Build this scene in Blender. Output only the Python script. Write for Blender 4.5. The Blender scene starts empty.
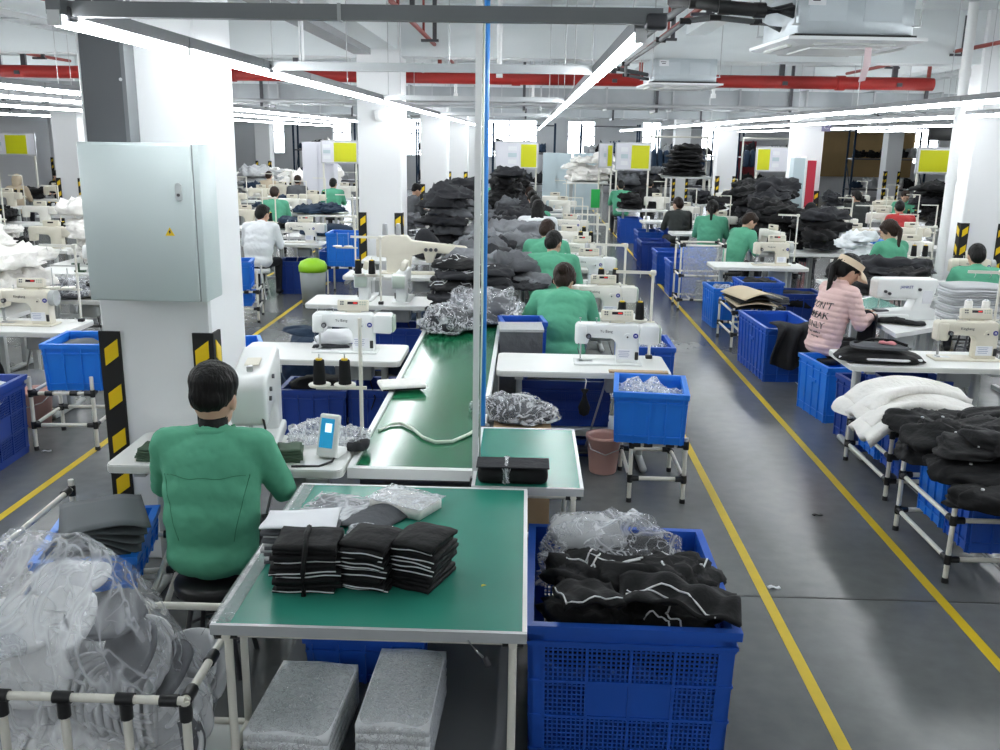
import bpy, bmesh, math, random
import numpy as np
from mathutils import Vector, Matrix, noise
from math import sin, cos, pi, radians as R

SC = bpy.context.scene
COL = SC.collection

# ------------------------------------------------------------------ camera
PITCH, YAW, ROLL = math.atan(237/930), 0.026, 0.016
fw = Vector((-sin(YAW)*cos(PITCH), cos(YAW)*cos(PITCH), -sin(PITCH)))
rt = Vector((cos(YAW), sin(YAW), 0)); up = rt.cross(fw)
rt2 = rt*cos(ROLL)+up*sin(ROLL); up2 = up*cos(ROLL)-rt*sin(ROLL)
cd = bpy.data.cameras.new('camera'); cam = bpy.data.objects.new('camera', cd); COL.objects.link(cam)
cam.matrix_world = Matrix(((rt2.x, up2.x, -fw.x, 0), (rt2.y, up2.y, -fw.y, 0), (rt2.z, up2.z, -fw.z, 2.37), (0, 0, 0, 1)))
cd.sensor_width = 36; cd.lens = 930/1000*36; cd.clip_start = .05; cd.clip_end = 300
SC.camera = cam

# ------------------------------------------------------------------ world (overcast daylight outside the far windows), exposure
W = bpy.data.worlds.new('world'); SC.world = W; W.use_nodes = True
bgn = W.node_tree.nodes['Background']; bgn.inputs[0].default_value = (.86, .93, 1, 1); bgn.inputs[1].default_value = 6.0
SC.view_settings.view_transform = 'Standard'; SC.view_settings.look = 'None'
SC.view_settings.exposure = 1.2; SC.view_settings.gamma = 1.0; SC.view_settings.use_curve_mapping = False
TUBE_POWER = 21.0
cy = SC.cycles
cy.max_bounces = 7; cy.diffuse_bounces = 4; cy.glossy_bounces = 3; cy.transmission_bounces = 4; cy.transparent_max_bounces = 10
cy.sample_clamp_indirect = 4; cy.caustics_reflective = False; cy.caustics_refractive = False
cy.use_denoising = True

# ------------------------------------------------------------------ materials
MATS = {}
def mat(name, col, rough=.5, metal=0, var=0, vscale=8, bump=0, bscale=30, spec=.5, emit=None, stretch=None, coat=0, sheen=0):
    if name in MATS: return MATS[name]
    m = bpy.data.materials.new(name); m.use_nodes = True; nt = m.node_tree; b = nt.nodes['Principled BSDF']
    c4 = (*col, 1); b.inputs['Base Color'].default_value = c4; b.inputs['Roughness'].default_value = rough
    b.inputs['Metallic'].default_value = metal; b.inputs['Specular IOR Level'].default_value = spec
    if coat: b.inputs['Coat Weight'].default_value = coat; b.inputs['Coat Roughness'].default_value = .15
    if sheen: b.inputs['Sheen Weight'].default_value = sheen
    if emit: b.inputs['Emission Color'].default_value = (*emit[:3], 1); b.inputs['Emission Strength'].default_value = emit[3]
    if var or bump:
        tc = nt.nodes.new('ShaderNodeTexCoord'); src = tc.outputs['Object']
        if stretch:
            mp = nt.nodes.new('ShaderNodeMapping'); mp.inputs['Scale'].default_value = stretch
            nt.links.new(src, mp.inputs[0]); src = mp.outputs[0]
    if var:
        n = nt.nodes.new('ShaderNodeTexNoise'); n.inputs['Scale'].default_value = vscale; n.inputs['Detail'].default_value = 4
        nt.links.new(src, n.inputs[0])
        mx = nt.nodes.new('ShaderNodeMix'); mx.data_type = 'RGBA'
        mx.inputs[6].default_value = (*[max(0, c*(1-var)) for c in col], 1); mx.inputs[7].default_value = (*[min(1, c*(1+var)) for c in col], 1)
        nt.links.new(n.outputs[0], mx.inputs[0]); nt.links.new(mx.outputs[2], b.inputs['Base Color'])
    if bump:
        n2 = nt.nodes.new('ShaderNodeTexNoise'); n2.inputs['Scale'].default_value = bscale; n2.inputs['Detail'].default_value = 3
        nt.links.new(src, n2.inputs[0])
        bp = nt.nodes.new('ShaderNodeBump'); bp.inputs['Strength'].default_value = bump; bp.inputs['Distance'].default_value = .02
        nt.links.new(n2.outputs[0], bp.inputs['Height']); nt.links.new(bp.outputs[0], b.inputs['Normal'])
    MATS[name] = m; return m

def plastic_film(name, col, lo, hi, scale=9, rough=.12):
    """thin wrinkled polythene: part see-through, part milky and shiny"""
    m = bpy.data.materials.new(name); m.use_nodes = True; nt = m.node_tree; b = nt.nodes['Principled BSDF']; out = nt.nodes['Material Output']
    b.inputs['Base Color'].default_value = (*col, 1); b.inputs['Roughness'].default_value = rough; b.inputs['Specular IOR Level'].default_value = .8
    tc = nt.nodes.new('ShaderNodeTexCoord'); n = nt.nodes.new('ShaderNodeTexNoise')
    n.inputs['Scale'].default_value = scale; n.inputs['Detail'].default_value = 2; n.inputs['Distortion'].default_value = 2.2
    nt.links.new(tc.outputs['Object'], n.inputs[0])
    def crease(node, w):
        sb = nt.nodes.new('ShaderNodeMath'); sb.operation = 'SUBTRACT'; sb.inputs[1].default_value = .5; nt.links.new(node.outputs[0], sb.inputs[0])
        ab = nt.nodes.new('ShaderNodeMath'); ab.operation = 'ABSOLUTE'; nt.links.new(sb.outputs[0], ab.inputs[0])
        m_ = nt.nodes.new('ShaderNodeMapRange'); m_.inputs[1].default_value = 0; m_.inputs[2].default_value = w; m_.inputs[3].default_value = 1; m_.inputs[4].default_value = 0; nt.links.new(ab.outputs[0], m_.inputs[0]); return m_
    n2 = nt.nodes.new('ShaderNodeTexNoise'); n2.inputs['Scale'].default_value = scale*2.3; n2.inputs['Detail'].default_value = 2; n2.inputs['Distortion'].default_value = 2.2; nt.links.new(tc.outputs['Object'], n2.inputs[0])
    c1, c2 = crease(n, .05), crease(n2, .045); mxm = nt.nodes.new('ShaderNodeMath'); mxm.operation = 'MAXIMUM'; nt.links.new(c1.outputs[0], mxm.inputs[0]); nt.links.new(c2.outputs[0], mxm.inputs[1])
    mr = nt.nodes.new('ShaderNodeMapRange'); mr.inputs[3].default_value = lo; mr.inputs[4].default_value = hi; nt.links.new(mxm.outputs[0], mr.inputs[0])  # crease highlights painted in as whiter, more opaque lines
    bp = nt.nodes.new('ShaderNodeBump'); bp.inputs['Strength'].default_value = .5; bp.inputs['Distance'].default_value = .012
    nt.links.new(mxm.outputs[0], bp.inputs['Height']); nt.links.new(bp.outputs[0], b.inputs['Normal'])
    t = nt.nodes.new('ShaderNodeBsdfTransparent'); mx = nt.nodes.new('ShaderNodeMixShader')
    nt.links.new(mr.outputs[0], mx.inputs[0]); nt.links.new(t.outputs[0], mx.inputs[1]); nt.links.new(b.outputs[0], mx.inputs[2])
    nt.links.new(mx.outputs[0], out.inputs[0]); MATS[name] = m; return m

WHITE = mat('white_paint', (.86, .87, .88), .55, var=.03, vscale=1.2)
CEIL = mat('ceiling_paint', (.74, .78, .79), .8, var=.05, vscale=.6)
BEAMM = mat('beam_paint', (.80, .84, .85), .8, var=.03, vscale=.7)
MWHITE = mat('machine_enamel', (.84, .82, .75), .32, var=.04, vscale=9, coat=.3)
MWHITE2 = mat('machine_enamel_cool', (.84, .86, .85), .3, var=.03, vscale=9, coat=.3)
MOLD = mat('machine_enamel_aged', (.72, .68, .57), .38, var=.06, vscale=12)
TABLEW = mat('table_laminate', (.80, .81, .79), .35, var=.04, vscale=6)
TEDGE = mat('table_edge', (.66, .67, .63), .4)
LEGG = mat('leg_grey_paint', (.47, .49, .48), .45, var=.06, vscale=14)
STEEL = mat('steel', (.55, .56, .57), .28, metal=1, var=.1, vscale=25)
DSTEEL = mat('dark_steel', (.10, .10, .11), .35, metal=.6)
GALV = mat('galvanised_duct', (.42, .45, .47), .42, metal=.55, var=.22, vscale=2.5)
GREYRAIL = mat('grey_rail', (.22, .23, .24), .45, metal=.3, var=.08, vscale=8)
RAILL = mat('light_grey_rail', (.5, .52, .53), .4, metal=.3, var=.08, vscale=8)
DGREY = mat('dark_grey_panel', (.085, .09, .098), .5, var=.12, vscale=2.2)
BLACKP = mat('black_plastic', (.012, .012, .013), .35)
RUBBER = mat('black_rubber', (.010, .010, .010), .7)
PIPEW = mat('ivory_pipe', (.78, .76, .68), .32, var=.05, vscale=7)
PIPEC = mat('white_pipe', (.82, .83, .83), .35, var=.03, vscale=6)
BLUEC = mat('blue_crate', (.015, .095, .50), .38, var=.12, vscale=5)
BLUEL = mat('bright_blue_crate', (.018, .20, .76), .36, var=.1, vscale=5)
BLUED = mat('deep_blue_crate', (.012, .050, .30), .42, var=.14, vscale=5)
BLUEPOLE = mat('blue_pole', (.02, .20, .58), .35)
RED = mat('red_pipe', (.34, .020, .016), .42, var=.15, vscale=5)
REDD = mat('dull_red_pipe', (.27, .045, .035), .5, var=.2, vscale=6)
GREENB = mat('green_belt', (.012, .15, .065), .16, var=.18, vscale=3, coat=.2, stretch=(6, .5, 1))
GREENT = mat('green_laminate', (.03, .235, .17), .26, var=.2, vscale=2.4)
JGREEN = mat('green_jacket_cloth', (.092, .37, .228), .8, var=.08, vscale=5, bump=.3, bscale=9)
BLK = mat('black_cloth', (.0055, .0055, .0062), .7, var=.3, vscale=6, bump=.5, bscale=16, spec=.28)
CHAR = mat('charcoal_cloth', (.022, .023, .027), .8, var=.25, vscale=6, bump=.5, bscale=16, spec=.3)
GREYC = mat('grey_cloth', (.105, .11, .12), .85, var=.25, vscale=6, bump=.4, bscale=18, spec=.3)
LGREYC = mat('light_grey_cloth', (.40, .41, .42), .85, var=.12, vscale=6, bump=.3, bscale=20)
NAVY = mat('navy_cloth', (.014, .030, .058), .8, var=.25, vscale=6, bump=.5, bscale=15, spec=.3)
WCLOTH = mat('white_fleece', (.84, .82, .78), .9, var=.05, vscale=6, bump=.6, bscale=22, sheen=.2)
WJACK = mat('white_jacket_cloth', (.74, .77, .79), .8, var=.06, vscale=5, bump=.4, bscale=13)
REDJ = mat('red_jacket_cloth', (.46, .03, .03), .75, var=.12, vscale=5, bump=.4, bscale=13)
PINKJ = mat('pink_padded_cloth', (.75, .52, .49), .6, var=.05, vscale=5, bump=.3, bscale=20)
BEIGEJ = mat('beige_cloth', (.52, .43, .31), .8, var=.1, vscale=5, bump=.4, bscale=13)
DKGREENJ = mat('dark_olive_cloth', (.030, .036, .034), .8, var=.15, vscale=5, bump=.4, bscale=13)
TRIMW = mat('reflective_trim', (.74, .75, .76), .45)
HAIR = mat('black_hair', (.006, .0055, .005), .5, var=.4, vscale=40, spec=.2, bump=.5, bscale=80, stretch=(1, 1, .15))
HAIRB = mat('brown_hair', (.022, .012, .008), .5, var=.4, vscale=40, spec=.2, bump=.5, bscale=80, stretch=(1, 1, .15))
SKIN = mat('skin', (.56, .34, .24), .5, var=.06, vscale=12)
SKIND = mat('lips', (.42, .17, .14), .5)
EYE = mat('eye_dark', (.015, .012, .010), .2)
TROUS = mat('dark_trousers', (.013, .014, .018), .85, var=.2, vscale=8, bump=.4, bscale=14)
SHOE = mat('dark_shoe', (.012, .012, .012), .5)
YELLOW = mat('yellow_tape', (.70, .50, .015), .45, var=.12, vscale=9)
YPLATE = mat('yellow_reflector', (.85, .58, .01), .35)
YBOARD = mat('yellow_board', (.62, .63, .005), .5)
BOARDW = mat('white_board', (.74, .74, .80), .3)
BOARDF = mat('board_frame', (.55, .56, .58), .35, metal=.5)
CARD = mat('cardboard', (.42, .29, .17), .8, var=.1, vscale=9)
MANILA = mat('beige_vinyl', (.62, .52, .36), .6, var=.05, vscale=6)
PAPER = mat('paper', (.82, .83, .86), .6, var=.04, vscale=14)
PINKB = mat('pink_bucket', (.62, .36, .31), .4, var=.06, vscale=4)
OLIVE = mat('olive_foam', (.045, .085, .05), .7, var=.15, vscale=12)
CABIN = mat('cabinet_enamel', (.60, .68, .68), .42, var=.02, vscale=2)
CABDARK = mat('cabinet_seam', (.30, .34, .34), .5)
BADGE = mat('blue_badge', (.02, .03, .28), .3)
INK = mat('dark_ink', (.03, .03, .035), .6)
LCD = mat('dark_display', (.02, .015, .02), .2)
SCREEN = mat('blue_touch_screen', (.02, .32, .62), .15, var=.35, vscale=9, emit=(.05, .45, .8, .12))
REDLED = mat('red_led', (.8, .02, .02), .3, emit=(1, .05, .03, .15))
ORANGE = mat('wooden_ply', (.55, .40, .24), .6, var=.1, vscale=9)
LIME = mat('lime_plastic', (.33, .68, .02), .4)
BINGREY = mat('grey_bin', (.30, .33, .32), .5)
GREENP = mat('green_plastic', (.02, .42, .08), .4)
PVCCABLE = mat('white_cable', (.66, .72, .62), .4)
LBLUE = mat('pale_blue_locker', (.52, .62, .66), .5, var=.04, vscale=2)
TAN = mat('tan_board', (.32, .21, .09), .7, var=.1, vscale=2)
DRED = mat('dark_red_paint', (.20, .02, .025), .45)
GWALL = mat('far_wall_paint', (.62, .62, .63), .8, var=.05, vscale=.5)
FILM = plastic_film('clear_polythene', (.88, .90, .94), .10, .62, 3.4, .07)
FILM2 = plastic_film('wrap_polythene', (.84, .86, .88), .26, .36, 11, .07)
FILMB = plastic_film('bag_polythene', (.88, .90, .94), .08, .46, 1.7, .06)
MGREY = mat('mid_grey_cloth', (.20, .21, .225), .85, var=.2, vscale=6, bump=.4, bscale=18, spec=.3)
FILM3 = plastic_film('milky_polythene', (.88, .91, .95), .28, .80, 6, .07)
TUBE = mat('lit_tube', (1, 1, 1), .4, emit=(.94, .975, 1, TUBE_POWER))
GLASS = plastic_film('window_glass', (.9, .95, 1), .05, .05, 1, .05)

def floor_material():
    m = bpy.data.materials.new('polished_concrete'); m.use_nodes = True; nt = m.node_tree; b = nt.nodes['Principled BSDF']; L = nt.links.new
    tc = nt.nodes.new('ShaderNodeTexCoord')
    def nz(s, d, dist=0):
        n = nt.nodes.new('ShaderNodeTexNoise'); n.inputs['Scale'].default_value = s; n.inputs['Detail'].default_value = d; n.inputs['Distortion'].default_value = dist
        L(tc.outputs['Object'], n.inputs[0]); return n
    a = nz(.55, 5, .0); c = nz(9, 4)
    cr = nt.nodes.new('ShaderNodeValToRGB'); cr.color_ramp.elements[0].position = .3; cr.color_ramp.elements[1].position = .72
    cr.color_ramp.elements[0].color = (.120, .126, .125, 1); cr.color_ramp.elements[1].color = (.21, .22, .222, 1); L(a.outputs[0], cr.inputs[0])
    mx = nt.nodes.new('ShaderNodeMix'); mx.data_type = 'RGBA'; mx.blend_type = 'MULTIPLY'; mx.inputs[0].default_value = .35
    L(cr.outputs[0], mx.inputs[6]); L(c.outputs[0], mx.inputs[7]); L(mx.outputs[2], b.inputs['Base Color'])
    b.inputs['Roughness'].default_value = .25
    bp = nt.nodes.new('ShaderNodeBump'); bp.inputs['Strength'].default_value = .035; bp.inputs['Distance'].default_value = .05
    L(nz(.9, 2).outputs[0], bp.inputs['Height']); L(bp.outputs[0], b.inputs['Normal'])
    b.inputs['Specular IOR Level'].default_value = .6
    return m
FLOORM = floor_material()

# ------------------------------------------------------------------ mesh helpers
_ico = {}
def ico(sub):
    if sub not in _ico:
        bm = bmesh.new(); bmesh.ops.create_icosphere(bm, subdivisions=sub, radius=1)
        _ico[sub] = ([v.co.copy() for v in bm.verts], [[v.index for v in f.verts] for f in bm.faces]); bm.free()
    return _ico[sub]

def basis(d):
    d = Vector(d).normalized(); a = Vector((0, 0, 1)) if abs(d.z) < .95 else Vector((1, 0, 0))
    x = d.cross(a).normalized(); return x, x.cross(d), d

class MB:
    def __init__(s): s.v = []; s.f = []; s.m = []; s.s = []
    def add(s, v, f, mi=0, sm=False, M=None):
        o = len(s.v); s.v += [tuple(M @ Vector(p)) if M else tuple(p) for p in v]
        s.f += [[i+o for i in q] for q in f]; s.m += [mi]*len(f); s.s += [sm]*len(f); return s
    def box(s, c, d, mi=0, M=None):
        x, y, z = c; a, b, e = d[0]/2, d[1]/2, d[2]/2
        v = [(x+i*a, y+j*b, z+k*e) for k in (-1, 1) for j in (-1, 1) for i in (-1, 1)]
        return s.add(v, [[0, 2, 3, 1], [4, 5, 7, 6], [0, 1, 5, 4], [2, 6, 7, 3], [0, 4, 6, 2], [1, 3, 7, 5]], mi, False, M)
    def bar(s, a, b, w, h=None, mi=0):
        a = Vector(a); b = Vector(b); x, y, d = basis(b-a); h = h or w
        v = [p+x*i*w/2+y*j*h/2 for p in (a, b) for i, j in ((-1, -1), (1, -1), (1, 1), (-1, 1))]
        return s.add(v, [[3, 2, 1, 0], [4, 5, 6, 7]]+[[i, (i+1) % 4, 4+(i+1) % 4, 4+i] for i in range(4)], mi)
    def rbox(s, c, d, r, mi=0, seg=2, M=None, sm=True):
        bm = bmesh.new(); bmesh.ops.create_cube(bm, size=1)
        for v in bm.verts: v.co = Vector((v.co.x*d[0], v.co.y*d[1], v.co.z*d[2]))
        bmesh.ops.bevel(bm, geom=bm.edges[:], offset=min(r, min(d)*.49), segments=seg, affect='EDGES', profile=.5)
        bm.verts.index_update(); v = [tuple(q.co+Vector(c)) for q in bm.verts]; f = [[q.index for q in p.verts] for p in bm.faces]; bm.free()
        return s.add(v, f, mi, sm, M)
    def cyl(s, a, b, r0, r1=None, n=10, mi=0, cap=True, sm=True):
        a = Vector(a); b = Vector(b); r1 = r0 if r1 is None else r1; x, y, d = basis(b-a)
        v = [p+x*cos(2*pi*i/n)*r+y*sin(2*pi*i/n)*r for p, r in ((a, r0), (b, r1)) for i in range(n)]
        s.add(v, [[i, (i+1) % n, n+(i+1) % n, n+i] for i in range(n)], mi, sm)
        if cap: s.add(v, [list(reversed(range(n))), [n+i for i in range(n)]], mi)
        return s
    def tube(s, pts, r, n=6, mi=0, closed=False):
        P = [Vector(p) for p in pts]; k = len(P); o = len(s.v); rr = r if hasattr(r, '__len__') else [r]*k; ref = None; v = []
        for i, p in enumerate(P):
            d = (P[(i+1) % k]-P[i-1]) if closed else (P[min(i+1, k-1)]-P[max(i-1, 0)])
            d.normalize() if d.length else None
            if ref is None: x, y, _ = basis(d)
            else:
                x = (ref-d*ref.dot(d)); x = x.normalized() if x.length > 1e-6 else basis(d)[0]; y = d.cross(x)
            ref = x; v += [p+x*cos(2*pi*j/n)*rr[i]+y*sin(2*pi*j/n)*rr[i] for j in range(n)]
        f = [[i*n+j, i*n+(j+1) % n, ((i+1) % k)*n+(j+1) % n, ((i+1) % k)*n+j] for i in range(k if closed else k-1) for j in range(n)]
        if not closed: f += [list(reversed(range(n))), [(k-1)*n+j for j in range(n)]]
        return s.add(v, f, mi, True)
    def lathe(s, prof, c=(0, 0, 0), n=18, mi=0, M=None, sm=True):
        c = Vector(c); k = len(prof); v = [(c.x+r*cos(2*pi*j/n), c.y+r*sin(2*pi*j/n), c.z+z) for r, z in prof for j in range(n)]
        f = [[i*n+j, i*n+(j+1) % n, (i+1)*n+(j+1) % n, (i+1)*n+j] for i in range(k-1) for j in range(n)]
        if prof[0][0] > 1e-5: f.append(list(reversed(range(n))))
        if prof[-1][0] > 1e-5: f.append([(k-1)*n+j for j in range(n)])
        return s.add(v, f, mi, sm, M)
    def ell(s, c, r, sub=2, mi=0, M=None):
        V, Fc = ico(sub); c = Vector(c)
        return s.add([(c.x+p.x*r[0], c.y+p.y*r[1], c.z+p.z*r[2]) for p in V], Fc, mi, True, M)
    def prism(s, poly, z0, z1, mi=0, M=None, sm=False):
        n = len(poly); v = [(x, y, z) for z in (z0, z1) for x, y in poly]
        return s.add(v, [list(reversed(range(n))), [n+i for i in range(n)]]+[[i, (i+1) % n, n+(i+1) % n, n+i] for i in range(n)], mi, sm, M)
    def mesh(s, name, mats):
        me = bpy.data.meshes.new(name); me.from_pydata(s.v, [], s.f)
        for m in (mats if isinstance(mats, (list, tuple)) else [mats]): me.materials.append(m)
        if s.f:
            me.polygons.foreach_set('material_index', s.m); me.polygons.foreach_set('use_smooth', s.s)
        me.update(); return me
    def build(s, name, mats, parent=None, loc=None, rz=0): return ob(name, s.mesh(name, mats), parent, loc, rz)

def ob(name, me, parent=None, loc=None, rz=0):
    o = bpy.data.objects.new(name, me); COL.objects.link(o)
    if parent: o.parent = parent
    if loc: o.location = loc
    if rz: o.rotation_euler.z = rz
    return o
def tag(o, label, cat, group=None):
    o['label'] = label; o['category'] = cat
    if group: o['group'] = group
    return o
def thing(name, loc, rz, label, cat, group=None):
    o = bpy.data.objects.new(name, None); COL.objects.link(o); o.location = loc; o.rotation_euler.z = rz; o.empty_display_size = .1
    return tag(o, label, cat, group)
KIDS = {}
def copy_tree(o, parent=None, loc=None, rz=None, label=None, group=None, scale=None):
    c = o.copy(); COL.objects.link(c)
    if parent is not None: c.parent = parent
    if loc: c.location = loc
    if rz is not None: c.rotation_euler.z = rz
    if label: c['label'] = label
    if group: c['group'] = group
    if scale: c.scale = scale
    for k in o.children: copy_tree(k, c)
    return c
def struct(o):
    o['kind'] = 'structure'; return o
def poly_round(w, d, r, n=4, cx=0, cy=0):
    out = []
    for sx, sy, a0 in ((1, 1, 0), (-1, 1, 90), (-1, -1, 180), (1, -1, 270)):
        for i in range(n+1):
            a = R(a0+90*i/n); out.append((cx+sx*(w/2-r)+r*cos(a), cy+sy*(d/2-r)+r*sin(a)))
    return out
def fbm(p, o=3):
    t = 0; a = 1
    for i in range(o): t += a*noise.noise(p*(2**i)); a *= .5
    return t
def ridge(p): return 1-2*abs(noise.noise(p))

def crumple_mesh(name, size, seed, mats, sub=4, e=.75, amp=.12, freq=3.2, stretch=(1, 1, 1), flat=.25, aniso=.4, lump=.2):
    """a soft heap of cloth or film: a pillow shape broken up by ridged folds, resting on z=0"""
    V, Fc = ico(sub); sx, sy, sz = [q/2 for q in size]; rnd = Vector((seed*7.31 % 50, seed*3.77 % 50, seed*1.93 % 50)); mean = (sx+sy+sz)/3
    st = Vector(stretch); out = []; th = seed*1.7; ct, sn = cos(th), sin(th)
    for p in V:
        q = Vector([math.copysign(abs(c)**e, c) for c in p])
        b = Vector((q.x*sx, q.y*sy, q.z*sz))*(1+.9*lump*noise.noise(p*1.2+rnd)); n = b/mean
        n = Vector(((n.x*ct+n.y*sn)*st.x, (n.y*ct-n.x*sn)*st.y*aniso, n.z*st.z*.8))*freq*.42+rnd
        w = n+Vector((noise.noise(n*.7), noise.noise(n*.7+Vector((5, 1, 2))), 0))*.8
        d = abs(noise.noise(w))*1.5+abs(noise.noise(w*2.2))*.75+abs(noise.noise(w*4.5))*.3-.55
        b += p*d*amp*mean*2.0
        if b.z < 0: b.z *= flat
        out.append(b)
    z0 = min(b.z for b in out)
    for b in out: b.z -= z0
    me = bpy.data.meshes.new(name); me.from_pydata(out, [], Fc)
    for m in (mats if isinstance(mats, (list, tuple)) else [mats]): me.materials.append(m)
    me.polygons.foreach_set('use_smooth', [True]*len(Fc)); me.update(); return me

def sheet_mesh(name, fn, nu, nv, th, mats):
    """thin solid sheet: fn(u,v)->point, given thickness"""
    P = [[Vector(fn(i/nu, j/nv)) for j in range(nv+1)] for i in range(nu+1)]; N = []
    for i in range(nu+1):
        for j in range(nv+1):
            a = P[min(i+1, nu)][j]-P[max(i-1, 0)][j]; b = P[i][min(j+1, nv)]-P[i][max(j-1, 0)]; n = a.cross(b)
            N.append(n.normalized() if n.length > 1e-9 else Vector((0, 0, 1)))
    T = [P[i][j] for i in range(nu+1) for j in range(nv+1)]; K = len(T); w = nv+1
    v = [p+n*th/2 for p, n in zip(T, N)]+[p-n*th/2 for p, n in zip(T, N)]; f = []
    for i in range(nu):
        for j in range(nv):
            a, b, c, d = i*w+j, (i+1)*w+j, (i+1)*w+j+1, i*w+j+1
            f += [[a, b, c, d], [K+d, K+c, K+b, K+a]]
    for i in range(nu):
        f.append([(i+1)*w, i*w, K+i*w, K+(i+1)*w]); a, b = i*w+nv, (i+1)*w+nv; f.append([a, b, K+b, K+a])
    for j in range(nv):
        f.append([j, j+1, K+j+1, K+j]); a, b = nu*w+j, nu*w+j+1; f.append([b, a, K+a, K+b])
    mb = MB(); mb.add(v, f, 0, True); return mb.mesh(name, mats)

def text_mesh(name, body, size, m, parent, M, extrude=.0006):
    c = bpy.data.curves.new(name, 'FONT'); c.body = body; c.size = size; c.extrude = extrude; c.align_x = 'CENTER'; c.align_y = 'CENTER'; c.resolution_u = 2
    t = bpy.data.objects.new('tmp_text', c); COL.objects.link(t); dg = bpy.context.evaluated_depsgraph_get()
    me = bpy.data.meshes.new_from_object(t.evaluated_get(dg)); bpy.data.objects.remove(t); me.name = name; me.materials.clear(); me.materials.append(m)
    me.transform(M); o = ob(name, me, parent); return o
FACE_FRONT = Matrix.Rotation(R(90), 4, 'X')          # text lying in XY turned to face -Y
# ------------------------------------------------------------------ setting: floor, walls, ceiling, beams, columns
X0, X1, Y0, Y1, ZC = -20., 22., -7., 44., 4.1
fl = struct(MB().box((1, 18.5, -.05), (42, 51, .1)).build('floor', FLOORM))
struct(MB().box((1, 18.5, ZC+.05), (42, 51, .1)).build('ceiling', CEIL))
struct(MB().box((X0-.1, 18.5, ZC/2), (.2, 51, ZC)).build('wall_left', GWALL))
struct(MB().box((X1+.1, 18.5, ZC/2), (.2, 51, ZC)).build('wall_right', GWALL))
struct(MB().box((1, Y0-.1, ZC/2), (42, .2, ZC)).build('wall_front', GWALL))
WIN = [(-17.2, 1.6), (-11.8, 1.1), (-8.6, .9), (-5.4, 1.1), (-.9, 2.6), (2.4, 1.3), (5.6, .9), (8.5, 1.3), (12.6, .9), (17.5, 2.2)]
wb = MB(); x = X0
for cx, w in WIN:
    wb.box(((x+cx-w/2)/2, Y1+.1, ZC/2), (cx-w/2-x, .2, ZC)); wb.box((cx, Y1+.1, .75), (w, .2, 1.5)); wb.box((cx, Y1+.1, 3.65), (w, .2, .9)); x = cx+w/2
wb.box(((x+X1)/2, Y1+.1, ZC/2), (X1-x, .2, ZC)); struct(wb.build('wall_back', GWALL))
for i, (cx, w) in enumerate(WIN):
    fr = MB()
    for xx in (cx-w/2+.03, cx, cx+w/2-.03): fr.box((xx, Y1+.08, 2.35), (.06, .08, 1.7))
    for z in (1.53, 2.5, 3.17): fr.box((cx, Y1+.08, z), (w, .08, .06))
    o = struct(fr.build('window_%d' % (i+1), WHITE))
    for s_ in (-1, 1): MB().box((cx+s_*w/4, Y1+.08, 2.35), (w/2-.06, .006, 1.62)).build('pane', GLASS, o)
# floor joints and painted lines
GROOVE = mat('floor_joint', (.045, .046, .046), .6); CHALK = mat('pale_line', (.42, .43, .42), .5)
for y in (4.6, 10.6, 16.6, 22.6): MB().box((1, y, .0006), (42, .012, .0012)).build('floor_joint', GROOVE, fl)
MB().box((2.78, 9, .0008), (.014, 18, .0016)).build('chalk_line', CHALK, fl)
for x in (1.33, 2.27, -3.28, -4.45): MB().box((x, 17, .0011), (.055, 40, .0022)).build('yellow_line', YELLOW, fl)
# beams
COLX = (-18.7, -10.35, -1.97, 6.38, 14.7); COLY = (5.15, 13.45, 21.75, 30.05, 38.35)
bmn = 0
def beam(c, d):
    global bmn; bmn += 1; struct(MB().box(c, d).build('trim_%d' % bmn, BEAMM))
for y in (-3.15,)+COLY: beam((1, y+.0, 3.76), (42, .42, .68))
for y in (1, 9.3, 17.6, 25.9, 34.2): beam((1, y, 3.9), (42, .28, .4))
for x in COLX: beam((x, 18.5, 3.80), (.36, 51, .6))
for x in (-14.5, -6.2, 2.2, 10.5): beam((x, 18.5, 3.92), (.26, 51, .36))
# columns with corner guards
def guard(parent, x, y, sx, h=1.31):
    g = MB(); w = .115
    g.box((x+sx*w/2-sx*.012, y-.006, h/2+.02), (w, .014, h)); g.box((x-sx*.006, y+w/2-.006, h/2+.02), (.014, w, h))
    go = g.build('corner_guard', RUBBER, parent)
    P = ((.016, 0), (.090, .055), (.090, .15), (.016, .095))
    for k in range(5):
        z = .14+k*.25
        for yo in (0,):
            xs = [(x+sx*u if sx > 0 else x-.106+u, y-.018, z+w) for u, w in P]; MB().add(xs+[(q[0], y-.010, q[2]) for q in xs], BOXF).build('reflector', YPLATE, go)
            ys = [(x-sx*.018, y+(u if sx > 0 else .106-u), z+w) for u, w in P]; MB().add(ys+[(x-sx*.010, q[1], q[2]) for q in ys], BOXF).build('reflector', YPLATE, go)
BOXF = [[0, 1, 2, 3], [7, 6, 5, 4], [0, 4, 5, 1], [1, 5, 6, 2], [2, 6, 7, 3], [3, 7, 4, 0]]
column1 = column2 = columnR = None
for x in COLX:
    for y in COLY:
        if (x, y) in ((-18.7, 5.15), (14.7, 5.15), (6.38, 5.15), (-10.35, 5.15)): continue
        x_ = x; x = x-.075 if y > 10 else x-.01
        c = struct(MB().rbox((x, y, ZC/2), (.6, .6, ZC), .012, 0, 1, None, False).build('column', WHITE))
        for sx in (-1, 1): guard(c, x+sx*.3, y-.3, -sx)
        if (x_, y) == (-1.97, 5.15): column1 = c
        if (x_, y) == (-1.97, 13.45): column2 = c
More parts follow.
